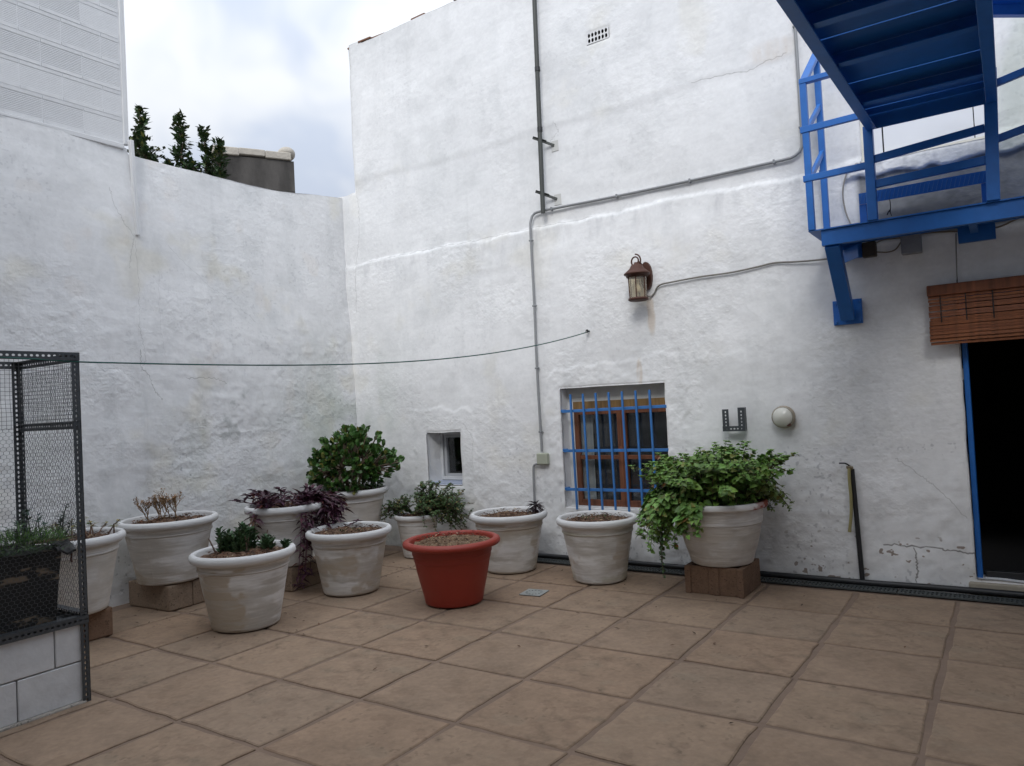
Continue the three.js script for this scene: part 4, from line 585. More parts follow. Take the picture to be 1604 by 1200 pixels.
const bodyP = [[0.0, 0.004], [0.200, 0.004], [0.214, 0.010], [0.220, 0.028], [0.233, 0.10], [0.252, 0.20], [0.271, 0.30], [0.285, 0.375], [0.288, 0.380], [0.293, 0.383], [0.294, 0.392], [0.290, 0.398], [0.296, 0.428], [0.300, 0.436], [0.30, 0.440]];
const rimP = [[0.290, 0.430], [0.316, 0.436], [0.331, 0.447], [0.338, 0.463], [0.336, 0.482], [0.326, 0.494], [0.312, 0.498], [0.300, 0.494], [0.292, 0.482], [0.285, 0.44], [0.270, 0.36]];
function soilGeo(R, y, seed, mound = 0.02) { const g = new THREE.CircleGeometry(R, 40, 0, Math.PI * 2), P = [], T = [], I = [], N = 14, M = 44; P.push(0, y + mound, 0); T.push(0, 0); for (let i = 1; i <= N; i++) for (let k = 0; k < M; k++) { const r = R * i / N, a = k / M * 6.2832, x = r * Math.cos(a), z = r * Math.sin(a); P.push(x, y + mound * (1 - (i / N) ** 2) + 0.02 * sfb(x * 22 + seed * 9, z * 22, 3), z); T.push(x * 2, z * 2); } for (let k = 0; k < M; k++) { I.push(0, 1 + (k + 1) % M, 1 + k); for (let i = 1; i < N; i++) { const a = 1 + (i - 1) * M + k, b = 1 + (i - 1) * M + (k + 1) % M; I.push(a, b, a + M, b, b + M, a + M); } } g.dispose(); const q = new THREE.BufferGeometry(); q.setAttribute('position', new THREE.Float32BufferAttribute(P, 3)); q.setAttribute('uv', new THREE.Float32BufferAttribute(T, 2)); q.setIndex(I); q.computeVertexNormals(); return q; }
const chipGeo = (R, y, seed, n, dark) => { const L = new Leaves(), r = rng(seed); for (let i = 0; i < n; i++) { const a = r() * 6.28, q = R * Math.sqrt(r()) * 0.97, c = r() < 0.08 ? [0.30, 0.22, 0.14] : r() < 0.4 ? [0.13, 0.06, 0.032] : [0.065, 0.036, 0.022]; L.leaf(V(q * Math.cos(a), y + 0.008 + 0.02 * r(), q * Math.sin(a)), dirOf(r() * 6.28, (r() - 0.4) * 0.8), V(r() - 0.5, 1, r() - 0.5), 0.018 + 0.025 * r(), 0.012, vary(c, r, 0.3), { bend: 0.2, fold: 0.5 }); } return L.geo(); };
const potGroup = 'white clay pots along the courtyard walls';
function whitePot(pos, s, mi, label, ry, seed, soil = soilMat, o = {}) {
  const t = thing('flower_pot', label, 'flower pot', pos, ry, potGroup); const sy = o.sy || s;
  part('body', uneven(Lz(bodyP).scale(s, sy, s), 0.006, seed), potMats[mi], t); part('rim', uneven(Lz(rimP).scale(s, sy, s), 0.006, seed), rimWhite, t);
  const y = 0.452 * sy + (o.soilLift || 0); part('soil', soilGeo(0.292 * s, y, seed, 0.026), soil, t); part('soil_chips', chipGeo(0.25 * s, y + 0.012, seed * 13 + 5, 260), leafM(0.95), t, 'stuff'); return t;
}
whitePot([-2.727, 0.196, -0.69], 1.07, 0, 'white pot with brown dry twigs raised on a tan block', 0.5, 1, soilMat, { sy: 0.97 });
whitePot([-1.678, 0.004, -0.589], 1.03, 1, 'stained white pot with stubby green succulents, nearest the wire cage gap', 2.3, 2, soilMat, { sy: 1.04 });
whitePot([-1.674, 0.004, -1.567], 1.0, 0, 'white pot of bare soil left of the terracotta pot', 4.0, 3);
whitePot([-2.30, 0.193, -1.45], 0.94, 2, 'white pot overhung by the trailing purple plant', 1.2, 4, soilMat, { sy: 1.0 });
whitePot([-2.54, 0.193, -2.46], 1.0, 4, 'white pot in the corner holding the jade plant', 0.2, 5);
whitePot([-2.06, 0.004, -2.82], 0.66, 4, 'small white pot half hidden behind the terracotta pot', 3.2, 6, soilMat, { sy: 0.82 });
whitePot([-0.881, 0.004, -2.66], 0.99, 2, 'white pot of bark chips with a dark rosette at its rim', 5.2, 7);
whitePot([-0.015, 0.004, -2.626], 0.955, 3, 'greenish stained white pot of bare soil below the barred window', 2.0, 8, soilMat, { sy: 1.0 });
whitePot([-2.47, 0.193, 0.17], 1.0, 4, 'white pot standing behind the wire cage post', 1.0, 9, soilMat, { sy: 1.02 });
{ // mint pot: terracotta lip daubed with white
  const t = thing('flower_pot', 'white washed pot with bare terracotta lip, raised on two blocks', 'flower pot', [0.952, 0.2, -2.69], 0, potGroup), s = 0.98;
  part('body', Lz([[0, 0.003], [0.205, 0.003], [0.222, 0.012], [0.236, 0.06], [0.262, 0.14], [0.283, 0.22], [0.295, 0.29], [0.297, 0.296], [0.303, 0.300], [0.306, 0.34], [0.312, 0.405], [0.31, 0.41]].map(([a, b]) => [a * s, b])), potMats[4], t);
  const lipTex = tex(512, 64, (x, y) => { const w = ss(0.02, 0.05, 0.15 - Math.abs(x - 0.33 + 0.03 * sfb(y * 3, 2, 3)) + 0.02 * sfb(x * 60, y * 4, 2)) + ss(0.60, 0.66, fbm(x * 30, y * 3, 3)) * 0.4; return [mix(0.30, 0.72, Math.min(1, w)), mix(0.062, 0.71, Math.min(1, w)), mix(0.032, 0.70, Math.min(1, w))]; });
  const lip = part('rim', Lz([[0.290, 0.400], [0.338, 0.404], [0.345, 0.412], [0.344, 0.440], [0.334, 0.448], [0.300, 0.444], [0.285, 0.35]].map(([a, b]) => [a * s, b])), mat(1, 1, 1, 0.7, { map: lipTex }), t); lip.rotation.y = -1.78;
  part('soil', soilGeo(0.28 * s, 0.39, 10), soilMat, t);
}
{ // terracotta plastic pot
  const t = thing('flower_pot', 'large terracotta red pot of sandy soil standing in front of the white pots', 'flower pot', [-0.691, 0.004, -1.636], 0), red = mat(0.315, 0.032, 0.016, 0.5, { bumpMap: grain, bumpScale: 0.0008, map: tex(512, 256, (x, y) => { const d = ss(0.52, 0.72, pf(x, y, 6, 5)) * 0.06 + ss(0.66, 0.72, pf(x + 0.3, y * 3, 20, 4)) * 0.18, m = 0.88 + 0.16 * (pf(x, y, 9, 4) - 0.5); return [m - 0.10 * d, m + 0.9 * d, m + 1.2 * d]; }) });
  part('body', Lz([[0, 0.003], [0.195, 0.003], [0.208, 0.010], [0.211, 0.020], [0.222, 0.075], [0.243, 0.16], [0.261, 0.24], [0.274, 0.305], [0.2755, 0.312], [0.279, 0.316], [0.280, 0.322], [0.284, 0.352], [0.2845, 0.357], [0.290, 0.361], [0.292, 0.41], [0.291, 0.414]], 80), red, t);
  part('rim', Lz([[0.280, 0.405], [0.325, 0.412], [0.345, 0.416], [0.354, 0.424], [0.356, 0.438], [0.350, 0.452], [0.336, 0.460], [0.318, 0.463], [0.306, 0.458], [0.299, 0.445], [0.290, 0.40], [0.275, 0.33]], 80), red, t);
  part('soil', soilGeo(0.292, 0.425, 21, 0.03), soilGrey, t); part('soil_chips', chipGeo(0.27, 0.440, 77, 200), leafM(0.95), t, 'stuff');
}

// ------------------------------------------------------------------ plants
const curve = (a, b, c, n = 6) => { const o = []; for (let i = 0; i <= n; i++) { const t = i / n; o.push(a.clone().multiplyScalar((1 - t) * (1 - t)).addScaledVector(b, 2 * t * (1 - t)).addScaledVector(c, t * t)); } return o; };
{ // jade plant
  const t = thing('jade_plant', 'rounded green jade plant growing in the corner pot', 'plant', [-2.54, 0.62, -2.46]), r = rng(11), S = new Leaves(), L = new Leaves(), bark = [0.15, 0.11, 0.075];
  const mains = []; for (let i = 0; i < 9; i++) { const a = i / 9 * 6.28 + r(), e = V(Math.cos(a) * 0.17, 0.20 + 0.10 * r(), Math.sin(a) * 0.17), pts = curve(V(Math.cos(a) * 0.05, 0, Math.sin(a) * 0.05), V(Math.cos(a) * 0.09, 0.12, Math.sin(a) * 0.09), e); S.stem(pts, 0.024, 0.012, bark); mains.push(e); }
  for (let i = 0; i < 330; i++) {
    const a = r() * 6.28, el = -0.75 + 2.15 * Math.pow(r(), 0.9), k = (0.40 + 0.62 * Math.sqrt(r())) * (0.92 + 0.30 * sfb(a * 1.2 + 5, el * 2.2, 2)), tip = V(Math.cos(a) * Math.cos(el) * 0.43 * k, 0.275 + Math.sin(el) * 0.35 * k, Math.sin(a) * Math.cos(el) * 0.43 * k); if (tip.y < 0.02) tip.y = 0.02 + r() * 0.1;
    const m = mains.reduce((p, q) => q.distanceTo(tip) < p.distanceTo(tip) ? q : p), pts = curve(m, m.clone().lerp(tip, 0.6).add(V(0, 0.02, 0)), tip, 4); S.stem(pts, 0.008, 0.005, bark);
    const out = tip.clone().sub(V(0, 0.12, 0)).normalize(), n = 6 + Math.floor(r() * 5);
    for (let k2 = 0; k2 < n; k2++) { const d = out.clone().add(V(r() - 0.5, r() - 0.35, r() - 0.5).multiplyScalar(1.7)), c = r() < 0.10 ? [0.17, 0.17, 0.045] : [0.058, 0.130, 0.030]; L.leaf(tip.clone().add(V((r() - 0.5) * 0.03, (r() - 0.5) * 0.03, (r() - 0.5) * 0.03)), d, V(out.x + r() - 0.5, 0.8, out.z + r() - 0.5), 0.046 + 0.024 * r(), 0.036 + 0.010 * r(), vary(c, r, 0.4), { bend: -0.1, fold: 0.35, wide: 0.55, tip: 0.85, tipw: 0.75 }); }
  }
  for (let i = 0; i < 330; i++) { const a = r() * 6.28, q = 0.27 * Math.sqrt(r()); L.leaf(V(Math.cos(a) * q, 0.0 + 0.10 * r(), Math.sin(a) * q), dirOf(r() * 6.28, 0.5 + r() * 0.6), V(0, 1, 0.1), 0.05, 0.028, vary([0.06, 0.13, 0.03], r, 0.4)); }
  part('stems', S.geo(), leafM(0.85), t, 'stuff'); part('leaves', L.geo(), leafM(0.35), t, 'stuff');
}
{ // mint
  const t = thing('mint_plant', 'bushy green mint spilling over the raised pot by the window', 'plant', [0.952, 0.60, -2.69]), r = rng(23), S = new Leaves(), L = new Leaves();
  const left = V(-0.83, 0, 0.556);
  const shoot = (pts, l0, dens, c0) => {
    S.stem(pts, 0.0035, 0.0018, [0.07, 0.06, 0.03]); const cv = new THREE.CatmullRomCurve3(pts), len = cv.getLength(), n = Math.max(4, Math.round(len / dens));
    for (let i = 1; i <= n; i++) { const u = i / n, p = cv.getPoint(u), tg = cv.getTangent(u), az = i * 1.57 + r(); for (const k of [0, Math.PI]) { const d = dirOf(az + k, -0.55 + 0.9 * r()).addScaledVector(tg, 0.3), sz = l0 * (u > 0.85 ? 0.6 : 1) * (0.7 + 0.5 * r()), q = r(); L.leaf(p, d, V(p.x * 1.6 + 0.5 * (r() - 0.5), 0.75, p.z * 1.6 + 0.5 * (r() - 0.5)), sz, sz * 0.82, vary(q < 0.012 ? [0.20, 0.10, 0.03] : q < 0.12 ? [0.17, 0.19, 0.045] : c0, r, 0.38), { bend: 0.35, fold: 0.3, wide: 0.38, tip: 0.75, tipw: 0.6 }); } }
    for (let k = 0; k < 5; k++) L.leaf(pts[pts.length - 1], dirOf(k * 1.26 + r(), 0.6), V(0, 1, 0.2), l0 * 0.55, l0 * 0.32, vary(c0, r, 0.3));
  };
  for (let i = 0; i < 150; i++) { // upright and arching shoots
    const a = r() * 6.28, q = 0.25 * Math.sqrt(r()), b = V(Math.cos(a) * q, 0, Math.sin(a) * q), out = Math.pow(r(), 0.7) * 0.34, bias = left.clone().multiplyScalar((r() - 0.42) * 0.30), h = (0.40 - 0.42 * out) * (0.55 + 0.6 * r()) + 0.03, e = b.clone().add(V(Math.cos(a) * out, h, Math.sin(a) * out)).add(bias);
    shoot(curve(b, b.clone().lerp(e, 0.45).add(V(0, 0.10 + 0.1 * r(), 0)), e), 0.062, 0.036, [0.125, 0.235, 0.043]);
  }
  for (let i = 0; i < 46; i++) { // mass hanging over the left rim
    const w = (r() - 0.5) * 0.44, b = left.clone().multiplyScalar(0.18).add(V(0.556 * w * 0.6, 0.03, 0.83 * w * 0.6)), far = 0.36 + 0.22 * r(), e = left.clone().multiplyScalar(far).add(V(0.556 * w, -0.28 * r() * (i < 6 ? 1.0 : 1), 0.83 * w)), m = left.clone().multiplyScalar(far * 0.85).add(V(0.556 * w, 0.18 + 0.14 * r(), 0.83 * w));
    shoot(curve(b, m, e, 8), 0.058, 0.034, [0.135, 0.26, 0.05]);
  }
  for (let i = 0; i < 3; i++) { const e = left.clone().multiplyScalar(0.44).add(V(0.02 * i, -0.37 - 0.05 * i, 0.03 * i)); shoot(curve(left.clone().multiplyScalar(0.3).add(V(0, 0.03, 0)), left.clone().multiplyScalar(0.46), e, 8), 0.036, 0.028, [0.05, 0.10, 0.03]); }
  for (let i = 0; i < 12; i++) { const w = (r() - 0.5) * 0.1, b = left.clone().multiplyScalar(0.22).add(V(0.556 * 0.24 + w, 0.05, 0.83 * 0.24)), e = b.clone().add(V(-0.02 + w, -0.22 * (0.5 + 0.6 * r()), 0.10)); shoot(curve(b, b.clone().add(V(0, 0.04, 0.12)), e, 6), 0.062, 0.034, [0.13, 0.255, 0.05]); }
  for (let i = 0; i < 30; i++) { // paler, twiggier side on the right
    const w = (r() - 0.5) * 0.36, b = left.clone().multiplyScalar(-0.2).add(V(0.556 * w * 0.6, 0.02, 0.83 * w * 0.6)), far = 0.30 + 0.20 * r(), e = left.clone().multiplyScalar(-far).add(V(0.556 * w, 0.16 * r() - 0.03, 0.83 * w)), m = left.clone().multiplyScalar(-far * 0.7).add(V(0.556 * w, 0.2 + 0.1 * r(), 0.83 * w)); shoot(curve(b, m, e, 6), 0.046, 0.034, [0.14, 0.21, 0.05]);
  }
  part('stems', S.geo(), leafM(0.8), t, 'stuff'); part('leaves', L.geo(), leafM(0.5), t, 'stuff');
}
{ // purple trailing plant
  const t = thing('purple_trailing_plant', 'trailing plant with pointed dark purple leaves spilling to the right', 'plant', [-2.30, 0.63, -1.45]), r = rng(37), S = new Leaves(), L = new Leaves(), right = V(0.83, 0, -0.556), toward = V(0.556, 0, 0.83);
  const trail = (pts, dry, sz = 1) => { S.stem(pts, 0.0045, 0.003, dry ? [0.20, 0.12, 0.075] : [0.075, 0.02, 0.045]); const cv = new THREE.CatmullRomCurve3(pts), n = Math.round(cv.getLength() / 0.032); for (let i = 1; i <= n; i++) { const u = i / n, p = cv.getPoint(u), tg = cv.getTangent(u); if (dry && r() < 0.35) continue; const d = tg.clone().multiplyScalar(0.6).add(dirOf(i * 2.6 + r(), 0.35)); const c = dry ? [0.19, 0.115, 0.08] : r() < 0.10 ? [0.15, 0.045, 0.035] : [0.050, 0.010, 0.024]; L.leaf(p, d, V(r() - 0.5, 1, r() - 0.5), (dry ? 0.055 : 0.098) * (0.7 + 0.5 * r()) * sz, (dry ? 0.014 : 0.030) * sz, vary(c, r, 0.35), { bend: dry ? 0.6 : 0.3, fold: 0.7, wide: 0.3, tip: 0.65, tipw: 0.6 }); } if (!dry) for (let k = 0; k < 4; k++) L.leaf(pts[pts.length - 1], dirOf(k * 1.6 + r(), 0.5 * r()), V(0, 1, 0), 0.075 * sz, 0.022, vary([0.05, 0.012, 0.036], r, 0.3), { fold: 0.7 }); };
  for (let i = 0; i < 44; i++) { const a = r() * 6.28, q = 0.2 * Math.sqrt(r()), b = V(Math.cos(a) * q, 0, Math.sin(a) * q), e = b.clone().add(V(Math.cos(a) * 0.12, 0.07 + 0.09 * r(), Math.sin(a) * 0.12)); trail(curve(b, b.clone().lerp(e, 0.5).add(V(0, 0.05, 0)), e, 5), r() < 0.2); }
  for (let i = 0; i < 64; i++) { const f = 0.20 + 0.24 * r(), w = (r() - 0.5) * 0.34 - (f - 0.2) * 0.9, drop = f > 0.32 ? 0.16 * r() - 0.03 : 0.02 + 0.26 * r(), b = right.clone().multiplyScalar(0.12).addScaledVector(toward, w * 0.5), e = right.clone().multiplyScalar(f).addScaledVector(toward, w + 0.05).add(V(0, -drop, 0)), m = right.clone().multiplyScalar(f * 0.95).addScaledVector(toward, w).add(V(0, 0.14 + 0.1 * r(), 0)); trail(curve(b, m, e, 9), r() < 0.22); }
  for (let i = 0; i < 6; i++) { const w = 0.12 + (r() - 0.5) * 0.30, f = 0.10 + 0.20 * r(), b = right.clone().multiplyScalar(0.2).addScaledVector(toward, w), e = right.clone().multiplyScalar(f).addScaledVector(toward, w + 0.14).add(V(0, -0.42 - 0.22 * r(), 0)), m = right.clone().multiplyScalar(f + 0.06).addScaledVector(toward, w + 0.12).add(V(0, 0.02, 0)); trail(curve(b, m, e, 10), false, 0.8); }
  for (let i = 0; i < 9; i++) { const b = right.clone().multiplyScalar(-0.14).addScaledVector(toward, 0.15), e = right.clone().multiplyScalar(-0.21 + 0.07 * r()).addScaledVector(toward, 0.34 + 0.05 * r()).add(V(0, -0.12 - 0.28 * r(), 0)), m = b.clone().addScaledVector(toward, 0.17).add(V(0, 0.11, 0)); trail(curve(b, m, e, 8), i > 1); }
  trail(curve(V(-0.15, 0.05, 0.1), V(-0.25, 0.10, 0.22), V(-0.30, 0.10, 0.24), 5), false); trail(curve(right.clone().multiplyScalar(0.42).add(V(0, -0.18, 0)), right.clone().multiplyScalar(0.5).add(V(0, -0.16, 0)), right.clone().multiplyScalar(0.60).add(V(0, -0.12, 0)), 4), false, 0.7);
  part('stems', S.geo(), leafM(0.85), t, 'stuff'); part('leaves', L.geo(), leafM(0.5), t, 'stuff');
}
{ // small-leaved trailing shrub
  const t = thing('trailing_shrub', 'small-leaved arching shrub behind the terracotta pot', 'plant', [-2.06, 0.36, -2.82]), r = rng(53), S = new Leaves(), L = new Leaves(), right = V(0.83, 0, -0.556), toward = V(0.556, 0, 0.83);
  const sh = (pts, lv = 1) => { if (lv) { const c2 = new THREE.CatmullRomCurve3(pts); for (let k = 0; k < 4; k++) { const p = c2.getPoint(0.35 + 0.6 * r()), e = p.clone().add(V(r() - 0.5, r() - 0.35, r() - 0.5).multiplyScalar(0.17)); sh([p, p.clone().lerp(e, 0.5).add(V(0, 0.012, 0)), e], 0); } } S.stem(pts, 0.005, 0.0025, [0.07, 0.04, 0.03]); const cv = new THREE.CatmullRomCurve3(pts), n = Math.round(cv.getLength() / 0.020); for (let i = 1; i <= n; i++) { const p = cv.getPoint(i / n); for (const k of [0, Math.PI]) L.leaf(p, dirOf(i * 1.57 + k + r() * 0.6, -0.3 + 0.8 * r()), V(r() - 0.3, 0.6, r()), 0.021 + 0.010 * r(), 0.018, vary(r() < 0.1 ? [0.17, 0.15, 0.05] : [0.050, 0.095, 0.028], r, 0.4), { bend: 0 }); } };
  for (let i = 0; i < 52; i++) { const x = 0.08 + 0.40 * r(), w = (r() - 0.3) * 0.36, e = right.clone().multiplyScalar(x * 1.1 + (r() - 0.5) * 0.2).addScaledVector(toward, w + (r() - 0.5) * 0.15).add(V(0, 0.22 - 0.36 * r(), 0)), m = right.clone().multiplyScalar(x * 0.7 + (r() - 0.5) * 0.25).addScaledVector(toward, w * 0.7).add(V(0, 0.14 + 0.20 * r(), 0)); sh(curve(V((r() - 0.5) * 0.12, 0, (r() - 0.5) * 0.12), m, e, 7)); }
  for (let i = 0; i < 8; i++) { const x = 0.05 + 0.4 * r(); sh(curve(V(0.05, 0, 0), right.clone().multiplyScalar(x * 0.7).add(V(0, 0.22, 0)), right.clone().multiplyScalar(x).add(V(0, 0.27 + 0.09 * r(), 0)), 6)); }
  for (let i = 0; i < 15; i++) { const e = right.clone().multiplyScalar(-0.18 - 0.2 * r()).addScaledVector(toward, (r() - 0.3) * 0.2).add(V(0, 0.10 - 0.12 * r(), 0)), m = right.clone().multiplyScalar(-0.14).add(V(0, 0.2, 0)); sh(curve(V(0, 0, 0), m, e, 6)); }
  part('stems', S.geo(), leafM(0.85), t, 'stuff'); part('leaves', L.geo(), leafM(0.5), t, 'stuff');
}
{ // dry twigs
  const t = thing('dry_shrub', 'leafless dry brown twigs standing in the raised left pot', 'plant', [-2.79, 0.635, -0.72], 0), r = rng(61), S = new Leaves(), L = new Leaves(), right = V(0.83, 0, -0.556), c = [0.26, 0.165, 0.085];
  const grow = (p, d, len, rad, lv) => { const e = p.clone().addScaledVector(d, len), m = p.clone().lerp(e, 0.5).add(V((r() - 0.5) * 0.02, 0, (r() - 0.5) * 0.02)); S.stem([p, m, e], rad, rad * 0.7, vary(c, r, 0.25)); if (lv > 0) { const n = 2 + (r() < 0.6 ? 1 : 0); for (let i = 0; i < n; i++) grow(e, d.clone().add(V((r() - 0.5) * 1.1, (r() - 0.25) * 0.7, (r() - 0.5) * 1.1)).normalize(), len * (0.60 + 0.3 * r()), rad * 0.74, lv - 1); } else for (let k = 0; k < 2; k++) L.leaf(e, dirOf(r() * 6.28, r()), V(0, 1, 0), 0.014 + 0.01 * r(), 0.008, vary([0.30, 0.18, 0.09], r, 0.3)); };
  for (let i = 0; i < 9; i++) { const b = right.clone().multiplyScalar(-0.13 + i * 0.028 + 0.03 * r()).add(V(0, 0, (r() - 0.5) * 0.12)); grow(b, V((r() - 0.5) * 0.6, 1, (r() - 0.5) * 0.6).addScaledVector(right, -0.35 + i * 0.06).normalize(), 0.058 + 0.02 * r(), 0.0055, 4); }
  part('twigs', S.geo(), leafM(0.9), t); part('withered_leaves', L.geo(), leafM(0.9), t, 'stuff');
}
{ // stubby succulents in the front pot
  const t = thing('succulent_cuttings', 'stubby dark green succulent stems in the front white pot', 'plant', [-1.70, 0.475, -0.62], 0), r = rng(71), S = new Leaves(), L = new Leaves(), right = V(0.83, 0, -0.556), toward = V(0.556, 0, 0.83);
  const st = (x, w, h, dry, lean) => { const b = right.clone().multiplyScalar(x).addScaledVector(toward, w), e = b.clone().addScaledVector(right, lean).add(V(0, h, 0)), pts = curve(b, b.clone().lerp(e, 0.5).add(V(0.01, 0, 0)), e, 4); S.stem(pts, dry ? 0.007 : 0.009, dry ? 0.005 : 0.007, dry ? [0.13, 0.085, 0.06] : [0.05, 0.075, 0.03]); if (!dry) { const cv = new THREE.CatmullRomCurve3(pts), n = Math.round(h / 0.018); for (let i = 1; i <= n; i++) for (let k = 0; k < 3; k++) L.leaf(cv.getPoint(i / n), dirOf(i * 1.3 + k * 2.1, 0.2 + 0.6 * r()), V(r() - 0.5, 0.6, r() - 0.5), 0.036 + 0.016 * r(), 0.024, vary([0.045, 0.095, 0.036], r, 0.35), { bend: -0.2, fold: 0.5 }); } };
  for (let i = 0; i < 22; i++) st(-0.19 + 0.22 * r(), -0.10 + 0.16 * r(), 0.09 + 0.11 * r(), false, (r() - 0.5) * 0.04); for (let i = 0; i < 9; i++) st(-0.06 + 0.22 * r(), -0.1 + 0.16 * r(), 0.10 + 0.10 * r(), true, (r() - 0.3) * 0.08); for (let i = 0; i < 9; i++) st(0.07 + 0.09 * r(), -0.1 + 0.1 * r(), 0.05 + 0.06 * r(), false, 0.01);
  st(-0.20, 0.0, 0.12, true, -0.05); for (let i = 0; i < 4; i++) st(0.24 + 0.03 * r(), -0.08 + 0.03 * r(), 0.05, false, 0);
  part('stems', S.geo(), leafM(0.8), t, 'stuff'); part('leaves', L.geo(), leafM(0.5), t, 'stuff');
}
{ // dark rosette
  const t = thing('dark_rosette', 'near-black leafy rosette at the rim of the bark chip pot', 'plant', [-0.70, 0.49, -2.80]), r = rng(83), S = new Leaves(), L = new Leaves(); S.stem([V(0, -0.03, 0), V(0.005, 0.02, 0), V(0.01, 0.05, 0)], 0.01, 0.008, [0.05, 0.03, 0.03]);
  for (let i = 0; i < 60; i++) { const u = r(); L.leaf(V(0.01, 0.01 + 0.05 * u, 0), dirOf(i * 2.4, -0.1 + 1.0 * u * r()), V(0, 1, 0.05), 0.07 + 0.035 * r(), 0.018, vary([0.022, 0.008, 0.014], r, 0.4), { fold: 0.5, bend: 0.35 }); }
  part('stem', S.geo(), leafM(0.8), t); part('leaves', L.geo(), leafM(0.5), t, 'stuff');
}
function sprouts(name, label, pos, n, R, h, seed, c) { const L = new Leaves(), r = rng(seed); for (let i = 0; i < n; i++) { const a = r() * 6.28, q = R * Math.sqrt(r()); L.leaf(V(Math.cos(a) * q, 0, Math.sin(a) * q), dirOf(r() * 6.28, 0.5 + 0.9 * r()), V(r() - 0.5, 0.4, r() - 0.5), h * (0.5 + 0.8 * r()), 0.008, vary(c, r, 0.4), { bend: 0.35 }); } const o = solo(name, L.geo(), leafM(0.7), label, 'weeds', pos); o.userData.kind = 'stuff'; return o; }
sprouts('weed_sprouts', 'sparse green sprouts in the pot below the barred window', [-0.03, 0.475, -2.66], 60, 0.13, 0.03, 5, [0.06, 0.10, 0.03]);
sprouts('weed_sprouts', 'tiny green sprouts in the bare pot left of the terracotta one', [-1.66, 0.475, -1.58], 40, 0.12, 0.02, 6, [0.06, 0.11, 0.03]);
{ // sparse plant in the pot behind the cage
  const t = thing('sparse_plant', 'sparse twiggy plant with yellowing leaves behind the wire cage', 'plant', [-2.45, 0.66, 0.12]), r = rng(91), S = new Leaves(), L = new Leaves();
  for (let i = 0; i < 16; i++) { const b = V((r() - 0.5) * 0.34, 0, (r() - 0.5) * 0.34), e = b.clone().add(V((r() - 0.5) * 0.2, 0.07 + 0.1 * r(), (r() - 0.5) * 0.2)); S.stem(curve(b, b.clone().lerp(e, 0.5).add(V(0, 0.03, 0)), e, 4), 0.006, 0.003, [0.16, 0.10, 0.07]); for (let k = 0; k < 7; k++) L.leaf(e.clone().lerp(b, 0.3 * r()), dirOf(r() * 6.28, 0.6 * r()), V(0, 1, 0), 0.035, 0.022, vary(r() < 0.5 ? [0.19, 0.17, 0.045] : [0.10, 0.15, 0.04], r, 0.3)); }
  part('stems', S.geo(), leafM(0.9), t, 'stuff'); part('leaves', L.geo(), leafM(0.5), t, 'stuff');
}
{ // fallen leaves on the paving
  const L = new Leaves(), r = rng(101); const spots = [[-2.3, -1.95, 0.35, 30], [-1.9, -2.3, 0.4, 34], [-1.2, -2.9, 0.3, 16], [-1.5, -0.55, 0.4, 12], [0.6, -2.2, 1.2, 16], [1.8, -1.6, 1.2, 10], [-2.6, -0.35, 0.4, 14], [-0.5, -1.2, 1.2, 10]];
  for (const [x, z, R, n] of spots) for (let i = 0; i < n; i++) { const a = r() * 6.28, q = R * Math.sqrt(r()), px = Math.max(-3.05, x + Math.cos(a) * q), pz = Math.max(-3.1, z + Math.sin(a) * q); L.leaf(V(px, 0.007, pz), dirOf(r() * 6.28, 0.1), V(0, 1, 0), 0.015 + 0.025 * r(), 0.012, vary(r() < 0.5 ? [0.10, 0.05, 0.028] : [0.05, 0.03, 0.02], r, 0.3), { bend: -0.1, fold: 0.4 }); }
  const o = new THREE.Mesh(L.geo(), leafM(0.9)); o.name = 'fallen_leaves'; o.userData = { label: 'scattered dry fallen leaves on the paving slabs', category: 'leaves', kind: 'stuff' }; scene.add(o);
}

// ------------------------------------------------------------------ wire cage on a block plinth
const CX = -1.267, CZ = 0.654, CD = 0.68, CT = 1.802, CB = 0.432;
{
  const t = thing('block_plinth', 'low plinth of white aerated blocks under the wire cage', 'plinth', [CX, 0, CZ]), r = rng(15), m = [0, 1].map(i => mat(0.70 - i * 0.02, 0.71 - i * 0.02, 0.72 - i * 0.02, 0.85, { map: blotch, bumpMap: grain, bumpScale: 0.004 }));
  const put = (z0, z1, y0, y1) => { const b = part('block', boxUV(rbox(0.2, y1 - y0 - 0.003, z1 - z0 - 0.005, -0.113, (y0 + y1) / 2, (z0 + z1) / 2, 0.006), 1, z0, y0), m[Math.floor(r() * 2)], t); b.position.x = (r() - 0.5) * 0.004; };
  put(0.015, 0.160, 0.214, 0.414); put(0.160, 0.60, 0.214, 0.414); put(0.60, 1.05, 0.214, 0.414); put(0.015, 0.335, 0.012, 0.212); put(0.335, 0.78, 0.012, 0.212); put(0.78, 1.2, 0.012, 0.212);
  part('mortar_fillet', boxUV(rbox(0.05, 0.022, 1.2, -0.022, 0.004, 0.62, 0.010, 2)), mat(0.42, 0.40, 0.37, 0.95, { map: blockTex, bumpMap: grain, bumpScale: 0.006 }), t);
  part('shelf', span(-CD + 0.01, -0.02, 0.418, 0.426, 0.01, 1.2), zincDark, t);
}
